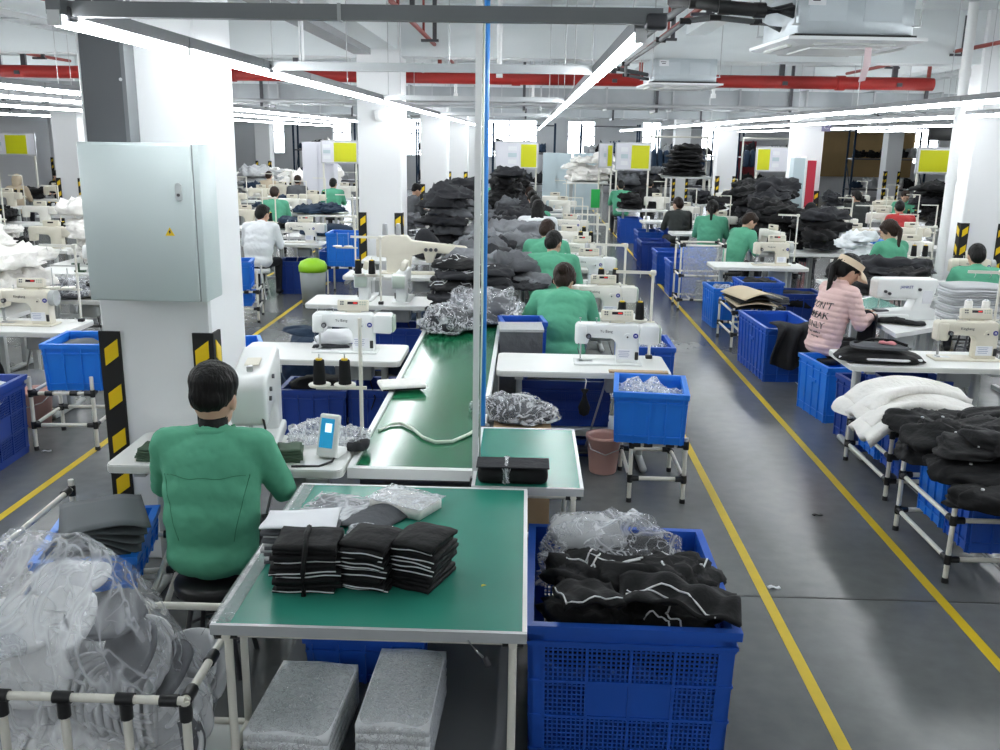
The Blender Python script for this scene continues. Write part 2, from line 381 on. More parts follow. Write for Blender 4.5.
# grey cable riser on the front column, overhead cable tray
rs = thing('cable_riser', (-2.2, 4.79, 2.32), 0, 'dark grey metal cable riser running up from the electrical cabinet on the white column', 'cable duct')
MB().box((.095, 0, .85), (.2, .12, 1.72)).build('duct_cover', DGREY, rs)
MB().box((.205, 0, .85), (.02, .125, 1.72)).build('edge_flange', mat('grey_flange', (.16, .17, .18), .5), rs)
for z in (.3, .95, 1.5): MB().cyl((.19, -.066, z), (.19, -.06, z), .008, n=8).build('screw', STEEL, rs)
tr = thing('cable_tray', (-2.24, 9, 3.42), 0, 'dark grey overhead cable tray running between the white columns', 'cable tray')
MB().box((0, 0, .1), (.22, 8.0, .2)).build('tray_body', mat('tray_grey', (.26, .27, .28), .5, var=.1), tr)
for y in (-3, -1, 1, 3): MB().cyl((0, y, .2), (0, y, .66), .006, n=6).build('hanger_rod', STEEL, tr)
# electrical cabinet
cab = thing('electrical_cabinet', (-1.905, 4.715, 1.54), 0, 'pale grey-green electrical cabinet with yellow warning triangle on the front column', 'electrical cabinet')
MB().rbox((0, .01, .39), (.6, .24, .78), .006, 0, 1).build('body', CABIN, cab)
dr = MB().rbox((-.012, -.118, .39), (.555, .022, .765), .005, 0, 1).build('door', CABIN, cab)
MB().box((.268, -.1115, .39), (.006, .004, .77)).build('door_seam', CABDARK, cab)
hn = MB().prism(poly_round(.034, .085, .016, 4), 0, .012, 0, Matrix.Translation((.2, -.129, .55)) @ Matrix.Rotation(R(90), 4, 'X')).build('lock_plate', mat('lock_grey', (.62, .66, .66), .3, metal=.3), dr)
MB().cyl((.2, -.141, .535), (.2, -.146, .535), .008, n=10).build('keyhole', DSTEEL, dr)
tri = MB().prism([(-.024, 0), (.024, 0), (0, .042)], 0, .001, 0, Matrix.Translation((.14, -.129, .335)) @ FACE_FRONT).build('warning_sign', YPLATE, dr)
MB().prism([(-.004, .026), (.006, .026), (.001, .018), (.006, .018), (-.004, .006), (-.001, .015), (-.006, .015)], .001, .0018, 0, Matrix.Translation((.14, -.129, .335)) @ FACE_FRONT).build('lightning_mark', INK, tri)
# camera dome on second column
dm = thing('dome_camera', (-2.03, 13.15, 2.66), 0, 'small white dome camera on the second white column', 'camera')
MB().lathe([(.0, -.10), (.05, -.09), (.068, -.05), (.07, 0), (.08, .02), (.08, .05), (0, .05)], (0, -.08, 0), 16).build('housing', WHITE, dm)
MB().ell((0, -.11, -.05), (.035, .035, .035), 2).build('lens', BLACKP, dm); MB().box((0, -.04, .02), (.06, .08, .04)).build('bracket', WHITE, dm)

# ------------------------------------------------------------------ strip lights, rails, hangers
proto_light = thing('strip_light', (0, -50, 2.8), 0, 'x', 'light')
MB().box((0, 0, .045), (.05, 1.22, .05)).build('housing', GREYRAIL, proto_light)
MB().cyl((0, -.6, 0), (0, .6, 0), .019, n=8).build('tube', TUBE, proto_light)
for s_ in (-1, 1): MB().box((0, s_*.605, .008), (.042, .02, .05)).build('end_cap', PIPEC, proto_light)
first = [1]
ROWS = [(-1.6, 3.27, 41, 'row of lit tube lights above the sewing tables left of the green conveyor'),  # the longest rows carry extra tubes at the far end, added to brighten it
        (.40, 3.6, 41, 'row of lit tube lights above the sewing tables right of the green conveyor'),
        (-4.45, -6, 41, 'row of lit tube lights over the aisle beyond the electrical cabinet'),
        (-5.8, 2, 30, 'row of lit tube lights over the white fleece tables'),
        (-8.0, 2, 41, 'row of lit tube lights over the far-side tables past the fleece'),
        (3.86, -6, 41, 'row of lit tube lights above the tables where the pink-jacketed worker sits'),
        (5.62, 2, 30, 'row of lit tube lights beside the right white column with the downpipe'),
        (8., 4, 41, 'row of lit tube lights over the red-jacketed worker'),
        (10.2, 8, 30, 'row of lit tube lights near the wall screen and its notice board'),
        (-1.6, -6, -.3, 'row of lit tube lights added out of view behind the front table'), (.42, -6, .4, 'row of lit tube lights added out of view behind the mesh crate'),  # added to light the foreground, like the outer rows' ends behind the camera
        (-12.2, 10, 30, 'row of lit tube lights over the dark-coated man by the far-side column')]
for x, ya, yb, lab in ROWS:
    y = ya+.61
    while y < yb:
        if first: o = proto_light; first.clear()
        else: o = copy_tree(proto_light)
        o.location = (x, y, 2.73); o['label'] = lab.replace('row of lit tube lights', 'lit tube light in the row') ; o['group'] = lab; y += 1.23
    # suspension wires
    y = ya+.3
    while y < yb and y < 20:
        MB().cyl((0, 0, 0), (0, 0, ZC-2.80), .004, n=5).build('light_hanger_wire', STEEL, None, (x, y, 2.80)); h = COL.objects[-1]
        tag(h, 'thin wire above a light in the row ' + ' '.join(lab.replace('row of lit tube lights ', '').split()[:8]).rstrip(), 'wire', 'light hanger wires'); y += 2.46
for i, (y, z, lab) in enumerate([(3.35, 2.762, 'grey cross rail at the front ends of two light rows'), (5.9, 2.762, 'pale grey cross rail tying two light rows just past the front column'), (10.4, 2.762, 'pale grey cross rail tying two light rows near the second column'), (17, 2.762, 'pale grey cross rail tying two light rows beyond the red main pipe')]):
    t = thing('cross_rail', (-.59, y, z), 0, lab, 'rail')
    MB().box((0, 0, 0.012), (2.06, .045, .05)).build('rail_bar', GREYRAIL if i == 0 else RAILL, t)
    for s_ in (-.8, .1, .8): MB().cyl((s_, 0, .03), (s_, 0, ZC-z), .0045, n=5).build('hanger_wire', STEEL, t)
    MB().box((-.06, 0, .012), (.012, .052, .056)).build('joint_sleeve', RAILL, t)
    for s_ in (-1, 1): MB().rbox((s_*1.01, 0, -.005), (.07, .07, .05), .01).build('end_bracket', DSTEEL, t)

# ------------------------------------------------------------------ red fire pipes, ducts, conduits
mp = thing('fire_main_pipe', (0, 13.95, 3.2), 0, 'thick red fire main pipe crossing below the ceiling beam', 'pipe')
MB().cyl((-18, 0, 0), (5.7, 0, 0), .088, n=16).build('pipe', RED, mp)
for x in (-12, -9, -6.2, -4.3, -.2, 2.3, 4.4): MB().cyl((x-.06, 0, 0), (x+.06, 0, 0), .102, n=16).build('coupling', RED, mp)
for x in (-13, -7.4, -3.4, -.65, 1.2, 3.6, 5.2):
    MB().box((x, .02, -.02), (.07, .26, .05)).box((x, .13, .28), (.07, .05, .6)).build('hanger_bracket', DSTEEL, mp)
for X, ya, yb, lab in [(-1.3, 6.5, 17.2, 'thin red sprinkler pipe over the green conveyor'), (1.58, 6, 17.2, 'thin red sprinkler pipe over the aisle beside the black conduits'), (5.65, 7.5, 17.6, 'thin red sprinkler pipe beside the right column and its downpipe'), (-4.6, 7, 17.2, 'thin red sprinkler pipe on the far side of the front column'), (-8.2, 8, 17.2, 'thin red sprinkler pipe over the white fleece tables')]:
    t = thing('sprinkler_pipe', (X, 0, 3.58), 0, lab, 'pipe')
    MB().cyl((0, ya, 0), (0, yb, 0), .026, n=8).build('pipe', REDD, t)
    MB().cyl((0, 14.0, -.285), (0, 14.0, 0), .03, n=8).build('riser', REDD, t)
    for k, y in enumerate([ya+.8+2.3*i for i in range(int((yb-ya)/2.3))]):
        MB().cyl((0, y, 0), (0, y, .42), .016, n=6).cyl((0, y, .42), (0, y, .47), .03, .012, 8).build('sprinkler_head', REDD, t)
        MB().box((.1, y+.35, .2), (.05, .05, .5)).box((.04, y+.35, -.045), (.22, .06, .03)).build('hanger_bracket', DSTEEL, t)
for yy, z0, z1, lab in [(18, 2.92, 3.26, 'silver sheet-metal air duct crossing behind the red main pipe'), (27, 2.95, 3.45, 'silver sheet-metal air duct crossing the far end of the hall')]:
    t = thing('air_duct', (0, yy, 0), 0, lab, 'air duct')
    me = MB().box((0, 0, (z0+z1)/2), (1.19, .7, z1-z0)).mesh('duct_section', GALV); mf = MB().box((0, 0, (z0+z1)/2), (.03, .76, z1-z0+.06)).mesh('flange', RAILL); mh = MB().box((0, -.4, (z0+ZC)/2-.03), (.05, .05, ZC-z0+.0)).box((0, 0, z0-.035), (.05, .85, .05)).mesh('hanger', DSTEEL)
    for i in range(26):
        x = -16+i*1.2; ob('duct_section', me, t, (x, 0, 0)); ob('flange', mf, t, (x+.6, 0, 0))
        if i % 2: ob('hanger', mh, t, (x+.3, 0, 0))
t = thing('grey_conduit', (0, 0, 0), 0, 'light grey service pipe crossing under the silver duct', 'pipe'); MB().cyl((-16, 16.2, 2.92), (13, 16.2, 2.92), .03, n=8).build('pipe', RAILL, t)
for x in (-12, -7, -3, 0, 3, 7, 11): MB().cyl((x, 16.2, 2.95), (x, 16.2, ZC), .006, n=5).build('hanger_wire', STEEL, t)
for x in (-5.6, 7.4):
    t = thing('cable_ladder', (x, 18, 3.56), 0, 'grey cable ladder tray running above the %s' % ('left-hand light rows' if x < 0 else 'light rows near the right column'), 'cable tray')
    for s_ in (-.12, .12): MB().box((s_, 0, 0), (.02, 24, .06)).build('side_rail', RAILL, t)
    m_ = MB().box((0, 0, 0), (.24, .03, .02)).mesh('rung', RAILL)
    for k in range(40): ob('rung', m_, t, (0, -11.7+k*.6, -.02))
# insulated refrigerant pipes and the cassette air conditioners
def cassette(x, y, z, lab, s=1.0):
    t = thing('ceiling_air_conditioner', (x, y, z), R(3), lab, 'air conditioner')
    p = MB(); a, b = .475, .36
    p.add([(i*a, j*a, .0) for i, j in ((-1, -1), (1, -1), (1, 1), (-1, 1))]+[(i*a, j*a, .022) for i, j in ((-1, -1), (1, -1), (1, 1), (-1, 1))]+[(i*b, j*b, -.03) for i, j in ((-1, -1), (1, -1), (1, 1), (-1, 1))],
          [[4, 5, 6, 7]]+[[i, (i+1) % 4, 4+(i+1) % 4, 4+i] for i in range(4)]+[[8+i, 8+(i+1) % 4, (i+1) % 4, i] for i in range(4)]+[[11, 10, 9, 8]])
    p.build('panel', WHITE, t)
    for k in range(4): MB().rbox((0, -.405, -.024), (.56, .045, .022), .01, 0, 1, Matrix.Rotation(k*pi/2, 4, 'Z')).build('louvre', mat('louvre_grey', (.60, .61, .60), .4), t)
    MB().box((0, 0, -.034), (.5, .5, .012)).build('intake_grille', mat('grille_white', (.70, .71, .70), .5), t)
    MB().box((0, 0, .03), (.84, .84, .02)).build('gasket', BLACKP, t)
    MB().rbox((0, 0, .18), (.8, .8, .28), .01, 0, 1).build('casing', mat('casing_grey', (.52, .57, .60), .45, metal=.2, var=.05), t)
    for sx in (-.2, .18): MB().box((sx, -.402, .2), (.26, .006, .15)).build('casing_plate', mat('casing_plate', (.56, .61, .64), .45, metal=.2), t)
    lb = MB().box((-.28, -.405, .26), (.12, .004, .07)).build('rating_label', PAPER, t)
    MB().box((-.29, -.408, .275), (.07, .002, .008)).box((-.285, -.408, .255), (.05, .002, .008)).build('label_print', INK, lb)
    for sx in (-1, 1):
        for sy in (-1, 1): MB().cyl((sx*.43, sy*.43, .1), (sx*.43, sy*.43, ZC-z-.0), .006, n=6).box((sx*.415, sy*.41, .1), (.05, .04, .01)).build('hanger_rod', STEEL, t)
    return t
ac1 = cassette(2.19, 7.2, 3.05, 'white ceiling cassette air conditioner with a pink ribbon hanging from it')
MB().add([(0, 0, 0), (.05, .004, 0), (.055, .01, -.1), (.03, .015, -.22), (-.02, .01, -.23), (.0, .005, -.12)], [[0, 1, 2, 3, 4, 5]], 0, True).build('ribbon', mat('pink_ribbon', (.85, .68, .70), .7), ac1, (.12, -.3, -.03))
cassette(1.95, 12.85, 3.06, 'white ceiling cassette air conditioner in front of the red main pipe')
def insulated(pts, r, lab, m):
    t = thing('refrigerant_pipe', pts[0], 0, lab, 'pipe'); p0 = Vector(pts[0]); P = [Vector(p)-p0 for p in pts]
    MB().tube(P, r, 8).build('insulation', m, t)
    for k in range(1, len(P)-1): MB().cyl(P[k]-Vector((.04, 0, 0)), P[k]+Vector((.04, 0, 0)), r*1.12, n=8).build('wrap_band', BLACKP, t)
    return t
INS = mat('grey_insulation', (.10, .105, .11), .6); INSB = mat('black_insulation', (.012, .012, .013), .55)
insulated([(1.795, 6.9, 3.28), (1.5, 6.9, 3.25), (1.25, 6.9, 3.28), (1.09, 6.95, 3.30), (1.02, 7.4, 3.26), (.98, 9, 3.24), (.92, 11.5, 3.23), (1.1, 12.5, 3.25), (1.53, 12.8, 3.2)], .026, 'black and grey insulated pipe running back from the ribboned air conditioner', INS)
insulated([(1.78, 7.1, 3.15), (1.6, 7.1, 3.20), (1.3, 7.05, 3.22), (1.1, 7.1, 3.2), (1.05, 8, 3.16), (1.02, 10.5, 3.16), (1.2, 12.3, 3.16), (1.53, 12.7, 3.14)], .020, 'thinner grey insulated pipe below the thick one behind the ribboned air conditioner', INS)
insulated([(1.795, 6.85, 3.24), (1.55, 6.8, 3.24), (1.3, 6.75, 3.25), (1.12, 6.85, 3.30), (1.0, 7.1, 3.33)], .045, 'short thick black insulated pipe entering the ribboned air conditioner', INSB)
# posts: white and blue service poles, downpipe
t = thing('service_pole', (-.225, 4.27, 0), 0, 'white square service pole standing at the end of the green conveyor', 'pole')
MB().box((0, 0, 2.05), (.028, .028, 4.09)).build('post', PIPEC, t); MB().rbox((0, 0, .74), (.05, .05, .05), .008).build('clamp', BLACKP, t); MB().tube([(.02, .0, .8), (.025, .02, 1.6), (.02, .02, 2.4), (.022, .0, 2.9)], .006, 5).build('cable', PVCCABLE, t)
t = thing('air_hose_pole', (-.226, 5.05, .767), 0, 'bright blue pole standing right behind the white service pole', 'pole')
MB().cyl((0, 0, .02), (0, 0, 4.09-.767), .0165, n=10).build('post', BLUEPOLE, t); MB().rbox((0, 0, .01), (.08, .08, .02), .006).build('foot', BLACKP, t)
t = thing('downpipe', (5.47, 12.45, 0), 0, 'white drain pipe beside the right column', 'pipe')
MB().cyl((0, 0, 0), (0, 0, 4.09), .062, n=14).build('pipe', PIPEC, t)
for z in (.6, 1.9, 3.2): MB().cyl((0, 0, z), (0, 0, z+.1), .072, n=14).build('coupling', PIPEC, t)
t = thing('downpipe', (14.1, 29.2, 0), 0, 'white drain pipe beside a far column near the tan board', 'pipe'); MB().cyl((0, 0, 0), (0, 0, 4.09), .08, n=12).build('pipe', PIPEC, t); MB().cyl((0, 0, 1.9), (0, 0, 2.0), .092, n=12).build('coupling', PIPEC, t)
for x, y, lab in [(-2.02, 8.6, 'white drop pipe hanging near the grey cable tray'), (2.5, 13.3, 'white drop pipe hanging beside the far air conditioner'), (-.3, 9.5, 'white drop pipe hanging over the green conveyor'), (-1.1, 14.4, 'white drop pipe hanging past the second column'), (.05, 15, 'white drop pipe hanging above the garment pile')]:
    t = thing('drop_pipe', (x, y, 3.0), 0, lab, 'pipe'); MB().cyl((0, 0, 0), (0, 0, ZC-3.0), .022, n=8).build('pipe', PIPEC, t); MB().cyl((0, 0, .35), (0, 0, .42), .028, n=8).build('coupling', PIPEC, t); MB().box((0, 0, -.03), (.06, .06, .06)).build('socket_box', PIPEC, t)
# ------------------------------------------------------------------ builders: sewing table, machine, thread stand, stool
def ext_xz(mb, poly, y0, y1, bev=.01, mi=0, seg=2):
    bm = bmesh.new(); vs = [bm.verts.new((x, y0, z)) for x, z in poly]; f = bm.faces.new(vs)
    r = bmesh.ops.extrude_face_region(bm, geom=[f]); bmesh.ops.translate(bm, vec=(0, y1-y0, 0), verts=[v for v in r['geom'] if isinstance(v, bmesh.types.BMVert)])
    bmesh.ops.recalc_face_normals(bm, faces=bm.faces[:])
    if bev: bmesh.ops.bevel(bm, geom=[e for e in bm.edges if e.calc_face_angle(0) > .5], offset=bev, segments=seg, affect='EDGES', profile=.5, clamp_overlap=True)
    bm.verts.index_update(); mb.add([v.co.copy() for v in bm.verts], [[v.index for v in p.verts] for p in bm.faces], mi, True); bm.free(); return mb

def make_table(w=1.2, d=.56, zt=.76, m=TABLEW):
    t = thing('sewing_table', (0, -60, 0), 0, 'x', 'table')
    MB().prism(poly_round(w, d, .045, 4), zt-.042, zt).build('table_top', m, t)
    MB().prism(poly_round(w+.006, d+.006, .047, 4), zt-.036, zt-.008).build('edge_band', TEDGE, t)
    for s_ in (-1, 1):
        x = s_*w*.37
        MB().rbox((x, .05, zt/2+.0), (.045, .085, zt-.09), .006, 0, 1).build('leg', LEGG, t)
        MB().rbox((x, .0, .03), (.05, d*.95, .04), .01, 0, 1).build('foot', LEGG, t)
        MB().box((x, 0, zt-.058), (.06, d*.85, .03)).build('bracket', LEGG, t)
    MB().box((0, .06, .2), (w*.72, .04, .04)).build('stretcher', LEGG, t)
    pd = MB().rbox((.05, -.08, .10), (.34, .22, .018), .006, 0, 1, Matrix.Rotation(R(-6), 4, 'X')).build('pedal', BLACKP, t)
    MB().bar((.05, .0, .1), (.2, .03, zt-.1), .014).build('pedal_rod', STEEL, t)
    MB().rbox((.28, .02, zt-.13), (.2, .16, .16), .012, 0, 1).build('control_box', LEGG, t)
    MB().tube([(.35, .0, zt-.2), (.4, -.05, zt-.35), (.36, -.02, .3), (.3, .05, .2)], .006, 5).build('cable', BLACKP, t)
    return t

def make_machine(m=MWHITE, panel=True, brand='Yuebang', label_paper=True, motor=True):
    t = thing('sewing_machine', (0, -60, .76), 0, 'x', 'sewing machine')
    b = ext_xz(MB(), [(-.255, .15), (-.255, .285), (-.235, .305), (.19, .305), (.215, .285), (.215, .012), (.05, .012), (.05, .155), (.02, .192), (-.15, .2), (-.165, .15)], -.052, .052, .012)
    b.build('body', m, t)
    MB().rbox((-.01, 0, .008), (.5, .178, .016), .004, 0, 1).build('bed', m, t)
    MB().box((-.18, 0, .0165), (.12, .06, .002)).build('needle_plate', STEEL, t)
    MB().rbox((-.21, -.058, .225), (.07, .014, .13), .006, 0, 1).build('face_plate', m, t)
    MB().cyl((-.21, -.01, .155), (-.21, -.01, .035), .0045, n=6).build('needle_bar', STEEL, t)
    MB().cyl((-.21, .012, .155), (-.21, .012, .03), .006, n=6).box((-.21, .0, .024), (.022, .05, .008)).build('presser_foot', STEEL, t)
    MB().tube([(-.23, -.06, .16), (-.235, -.07, .12), (-.225, -.06, .08)], .004, 5).build('knee_lever', DSTEEL, t)
    td = MB().cyl((-.16, -.055, .215), (-.16, -.078, .215), .019, n=12).build('tension_dial', DSTEEL, t)
    MB().cyl((-.16, -.078, .215), (-.16, -.088, .215), .011, n=10).build('dial_knob', STEEL, td)
    if motor:
        ext_xz(MB(), [(.215, .16), (.215, .29), (.235, .3), (.345, .3), (.355, .285), (.355, .165), (.34, .155)], -.07, .07, .015).build('motor_housing', m, t)
        MB().rbox((.362, 0, .228), (.02, .12, .12), .006, 0, 1).build('hand_wheel', mat('sage_cap', (.48, .56, .48), .4), t)
    else:
        MB().cyl((.215, 0, .235), (.265, 0, .235), .066, n=18).build('hand_wheel', LEGG, t)
    dl = MB().cyl((.125, -.052, .215), (.125, -.064, .215), .024, n=16).build('stitch_dial', m, t); MB().cyl((.125, -.064, .212), (.125, -.067, .212), .007, n=8).build('dial_mark', INK, dl)
    bd = MB().cyl((.185, -.052, .22), (.185, -.056, .22), .019, n=16).build('badge', BADGE, t); MB().box((.18, -.057, .22), (.004, .002, .015)).box((.19, -.057, .22), (.004, .002, .015)).box((.185, -.057, .223), (.012, .002, .004)).build('badge_mark', PAPER, bd)
    if label_paper:
        lp = MB().box((.115, -.0535, .08), (.125, .003, .075)).build('paper_label', PAPER, t); q = MB()
        for k in range(4): q.box((.105, -.0556, .105-.014*k), (.08-.012*(k % 2), .001, .004))
        q.build('label_print', mat('blue_ink', (.25, .27, .42), .7), lp)
    MB().rbox((.198, -.056, .07), (.026, .012, .06), .004, 0, 1).build('reverse_lever', BLACKP, t)
    for x in (-.22, -.1, .0): MB().cyl((x, 0, .3), (x, 0, .335), .004, n=6).cyl((x, 0, .335), (x, 0, .34), .009, n=8).build('thread_post', STEEL, t)
    if brand: text_mesh('brand_lettering', brand, .028, INK, t, Matrix.Translation((-.03, -.0535, .25)) @ FACE_FRONT)
    if panel:
        Mp = Matrix.Translation((.05, .02, .355)) @ Matrix.Rotation(R(-14), 4, 'X')
        cp = MB().rbox((0, 0, 0), (.235, .05, .085), .008, 0, 2, Mp).box((0, .0, -.05), (.12, .02, .03), 0, Mp).build('control_panel', MOLD, t)
        MB().box((0, -.0265, .016), (.08, .003, .02), 0, Mp).build('display', LCD, cp)
        MB().box((.02, -.0285, .016), (.03, .002, .010), 0, Mp).build('red_digits', REDLED, cp)
        for k in range(4): MB().box((-.09+.016*(k % 2), -.0265, .024-.018*(k//2)), (.011, .004, .010), 0, Mp).build('button', DSTEEL, cp)
        for k in range(6): MB().box((.058+.018*(k % 3), -.0265, .024-.018*(k//3)), (.011, .004, .010), 0, Mp).build('button', mat('sage_button', (.45, .5, .42), .5), cp)
    return t

def make_cone(m, nm='black'):
    t = thing('thread_cone', (0, -60, 0), 0, 'x', 'thread cone')
    MB().lathe([(.034, 0), (.035, .004), (.029, .125), (.026, .13), (0, .13)], (0, 0, 0), 14).build('thread', m, t)
    MB().cyl((0, 0, .13), (0, 0, .138), .018, n=10).build('core', YPLATE if nm == 'black' else PAPER, t); return t

def make_stand():
    t = thing('thread_stand', (0, -60, .76), 0, 'x', 'thread stand')
    MB().cyl((0, 0, 0), (0, 0, .66), .0105, n=8).build('pole', PIPEW, t)
    MB().rbox((0, 0, .015), (.05, .05, .03), .006).build('base', BLACKP, t)
    MB().bar((.02, 0, .655), (-.28, -.05, .665), .014, .022).build('guide_arm', PIPEW, t)
    for k in (0, 1): MB().tube([(-.1-.12*k, -.03, .66), (-.1-.12*k, -.05, .64), (-.1-.12*k, -.03, .62)], .0025, 4).build('thread_hook', STEEL, t)
    MB().rbox((0, 0, .655), (.04, .04, .04), .008).build('clamp', PIPEW, t)
    MB().bar((.03, 0, .28), (-.24, .0, .28), .016, .016).build('tray_bar', PIPEW, t)
    for k in (0, 1):
        x = -.085-.135*k
        tr_ = MB().lathe([(.0, .288), (.056, .29), (.06, .298), (.058, .302), (0, .298)], (x, 0, 0), 16).build('spool_tray', PIPEW, t)
        MB().cyl((x, 0, .28), (x, 0, .465), .0035, n=5).build('spool_pin', STEEL, t)
    return t

def make_stool(seat, legm, r=.17, h=.45):
    t = thing('stool', (0, -60, 0), 0, 'x', 'stool')
    MB().lathe([(0, h-.06), (r*.96, h-.06), (r, h-.045), (r, h-.015), (r*.94, h), (0, h)], (0, 0, 0), 22).build('seat', seat, t)
    for k in range(4):
        a = pi/4+k*pi/2; MB().cyl((cos(a)*r*1.05, sin(a)*r*1.05, 0), (cos(a)*r*.6, sin(a)*r*.6, h-.055), .012, n=8).build('leg', legm, t)
    MB().tube([(cos(2*pi*k/16)*r*.88, sin(2*pi*k/16)*r*.88, .17) for k in range(16)], .008, 5, closed=True).build('foot_ring', legm, t)
    return t

# ------------------------------------------------------------------ crates and pipe frames
def taper(me, h, k):
    for v in me.vertices:
        s_ = 1-k*(1-min(1, max(0, v.co.z/h))); v.co.x *= s_; v.co.y *= s_
def crate(loc, rz, w, d, h, m, label, style='solid', group=None, near=True, tp=.05):
    t = thing('plastic_crate', loc, rz, label, 'crate', group); b = MB().box((0, 0, .008), (w-.01, d-.01, .016)).mesh('base', m); taper(b, h, tp); ob('base', b, t)
    rim = MB()
    for sx, sy, L_, o_ in ((0, -1, w, d), (0, 1, w, d), (-1, 0, d, w), (1, 0, d, w)):
        c = (sx*(w/2-.0), sy*(d/2-.0), h-.018); rim.box(c, (L_+.034, .034, .036) if sy else (.034, L_-.03, .036))
        rim.box((sx*(w/2+.004), sy*(d/2+.004), h-.075), (L_+.016, .012, .012) if sy else (.012, L_+.016, .012))
    rm = rim.mesh('rim', m); taper(rm, h, tp); ob('rim', rm, t)
    for k in range(4):
        L_ = w if k % 2 == 0 else d; off = (d if k % 2 == 0 else w)/2; p = MB(); M = Matrix.Rotation(k*pi/2, 4, 'Z')
        def bx(u0, u1, z0, z1, th=.010, out=0): p.box(((u0+u1)/2, -off-out+th/2, (z0+z1)/2), (u1-u0, th, z1-z0), 0, M)
        if style == 'mesh':
            nc = max(2, round(L_/.19)); nr = 3; pw = .055; cw = (L_-2*pw)/nc; z0, z1 = .05, h-.09; ch = (z1-z0)/nr
            bx(-L_/2, -L_/2+pw, 0, h-.03, .014); bx(L_/2-pw, L_/2, 0, h-.03, .014); bx(-L_/2, L_/2, 0, z0, .012); bx(-L_/2, L_/2, z1, h-.02, .012)
            for i in range(nc+1): bx(-L_/2+pw+i*cw-.006, -L_/2+pw+i*cw+.006, z0, z1, .02, .006)
            for j in range(nr+1): bx(-L_/2, L_/2, z0+j*ch-.006, z0+j*ch+.006, .02, .006)
            for i in range(nc):
                for j in range(nr):
                    u = -L_/2+pw+i*cw; z = z0+j*ch
                    if j == 1 and 0 < i < nc-1: bx(u, u+cw, z, z+ch, .009); continue
                    if not near: bx(u, u+cw, z, z+ch, .006); continue
                    n1, n2 = 9, 8
                    for q in range(n1+1): bx(u+q*cw/n1-.0035, u+q*cw/n1+.0035, z, z+ch, .005)
                    for q in range(n2+1): bx(u, u+cw, z+q*ch/n2-.0035, z+q*ch/n2+.0035, .0052)
        else:
            bx(-L_/2, L_/2, 0, h-.02, .007); nr = max(3, round(L_/.13))
            for i in range(nr+1):
                u = -L_/2+.012+(L_-.024)*i/nr; bx(u-.007, u+.007, .0, h-.02, .018, .011)
            bx(-L_/2, L_/2, h*.12, h*.12+.012, .016, .009)
            if k % 2: bx(-.07, .07, h*.62, h*.62+.03, .02, .013)
        me = p.mesh('side_panel', m); taper(me, h, tp); ob('side_panel', me, t)
    return t

def pipe_frame(name, loc, rz, segs, label, cat, r=.0145, feet=True, joints=(), group=None, m=PIPEW):
    """segs: (p0,p1); each pipe a part, black joints at given points (p, dir)"""
    t = thing(name, loc, rz, label, cat, group)
    for a, b in segs: MB().cyl(a, b, r, n=10).build('pipe', m, t)
    for p, d in joints:
        p = Vector(p); d = Vector(d).normalized(); MB().cyl(p-d*.028, p+d*.028, r*1.42, n=10).build('pipe_joint', BLACKP, t)
    return t
def stand(loc, rz, w, d, h, levels, label, diag=True, group=None, over=.03, name='pipe_stand', skip=()):
    S, J = [], []
    C = [(-w/2, -d/2), (w/2, -d/2), (w/2, d/2), (-w/2, d/2)]
    for x, y in C: S.append(((x, y, .012), (x, y, h+over)))
    for z in levels:
        for i in range(4):
            if (z, i) in skip: continue
            a, b = C[i], C[(i+1) % 4]; S.append(((a[0], a[1], z), (b[0], b[1], z))); q = Vector((b[0]-a[0], b[1]-a[1], 0)).normalized()
            J.append((Vector((a[0], a[1], z))+q*.03, q)); J.append((Vector((b[0], b[1], z))-q*.03, q))
        for x, y in C: J.append(((x, y, z), (0, 0, 1)))
    if diag:
        z = levels[0]
        for f_ in (.3, .7): S.append(((-w/2+w*f_, -d/2, z), (-w/2+w*f_, d/2, z))); J += [((-w/2+w*f_, -d/2, z), (1, 0, 0)), ((-w/2+w*f_, d/2, z), (1, 0, 0))]
    t = pipe_frame(name, loc, rz, S, label, 'rack', joints=J, group=group)
    for x, y in C: MB().cyl((x, y, 0), (x, y, .03), .02, n=10).build('rubber_foot', BLACKP, t)
    return t

# ------------------------------------------------------------------ cloth helpers
from mathutils.bvhtree import BVHTree
def trims(o, me, paths, r=.004, m=None, lift=.002, ray=(0, 0, -1), far=2.0, name='trim'):
    """thin piping that follows the surface of a soft mesh; paths in local coordinates"""
    bv = BVHTree.FromPolygons([v.co.copy() for v in me.vertices], [list(p.vertices) for p in me.polygons]); d = Vector(ray); n_ = 0
    for path in paths:
        pts = []
        for p in path:
            h = bv.ray_cast(Vector(p)-d*far, d)
            if h[0] is not None: pts.append(h[0]-d*lift)
            elif len(pts) > 2: break
        if len(pts) > 2: MB().tube(pts, r, 5).build(name, m or TRIMW, o)
def arc_paths(n, sx, sy, rnd, k=14):
    out = []
    for _ in range(n):
        x0, y0 = rnd.uniform(-sx, sx)*.7, rnd.uniform(-sy, sy)*.7; a = rnd.uniform(0, 2*pi); c = rnd.uniform(-3, 3); L_ = rnd.uniform(.5, 1.1)*max(sx, sy); p = []
        for i in range(k):
            p.append((x0, y0, 0)); x0 += cos(a)*L_/k; y0 += sin(a)*L_/k; a += c/k
        out.append(p)
    return out
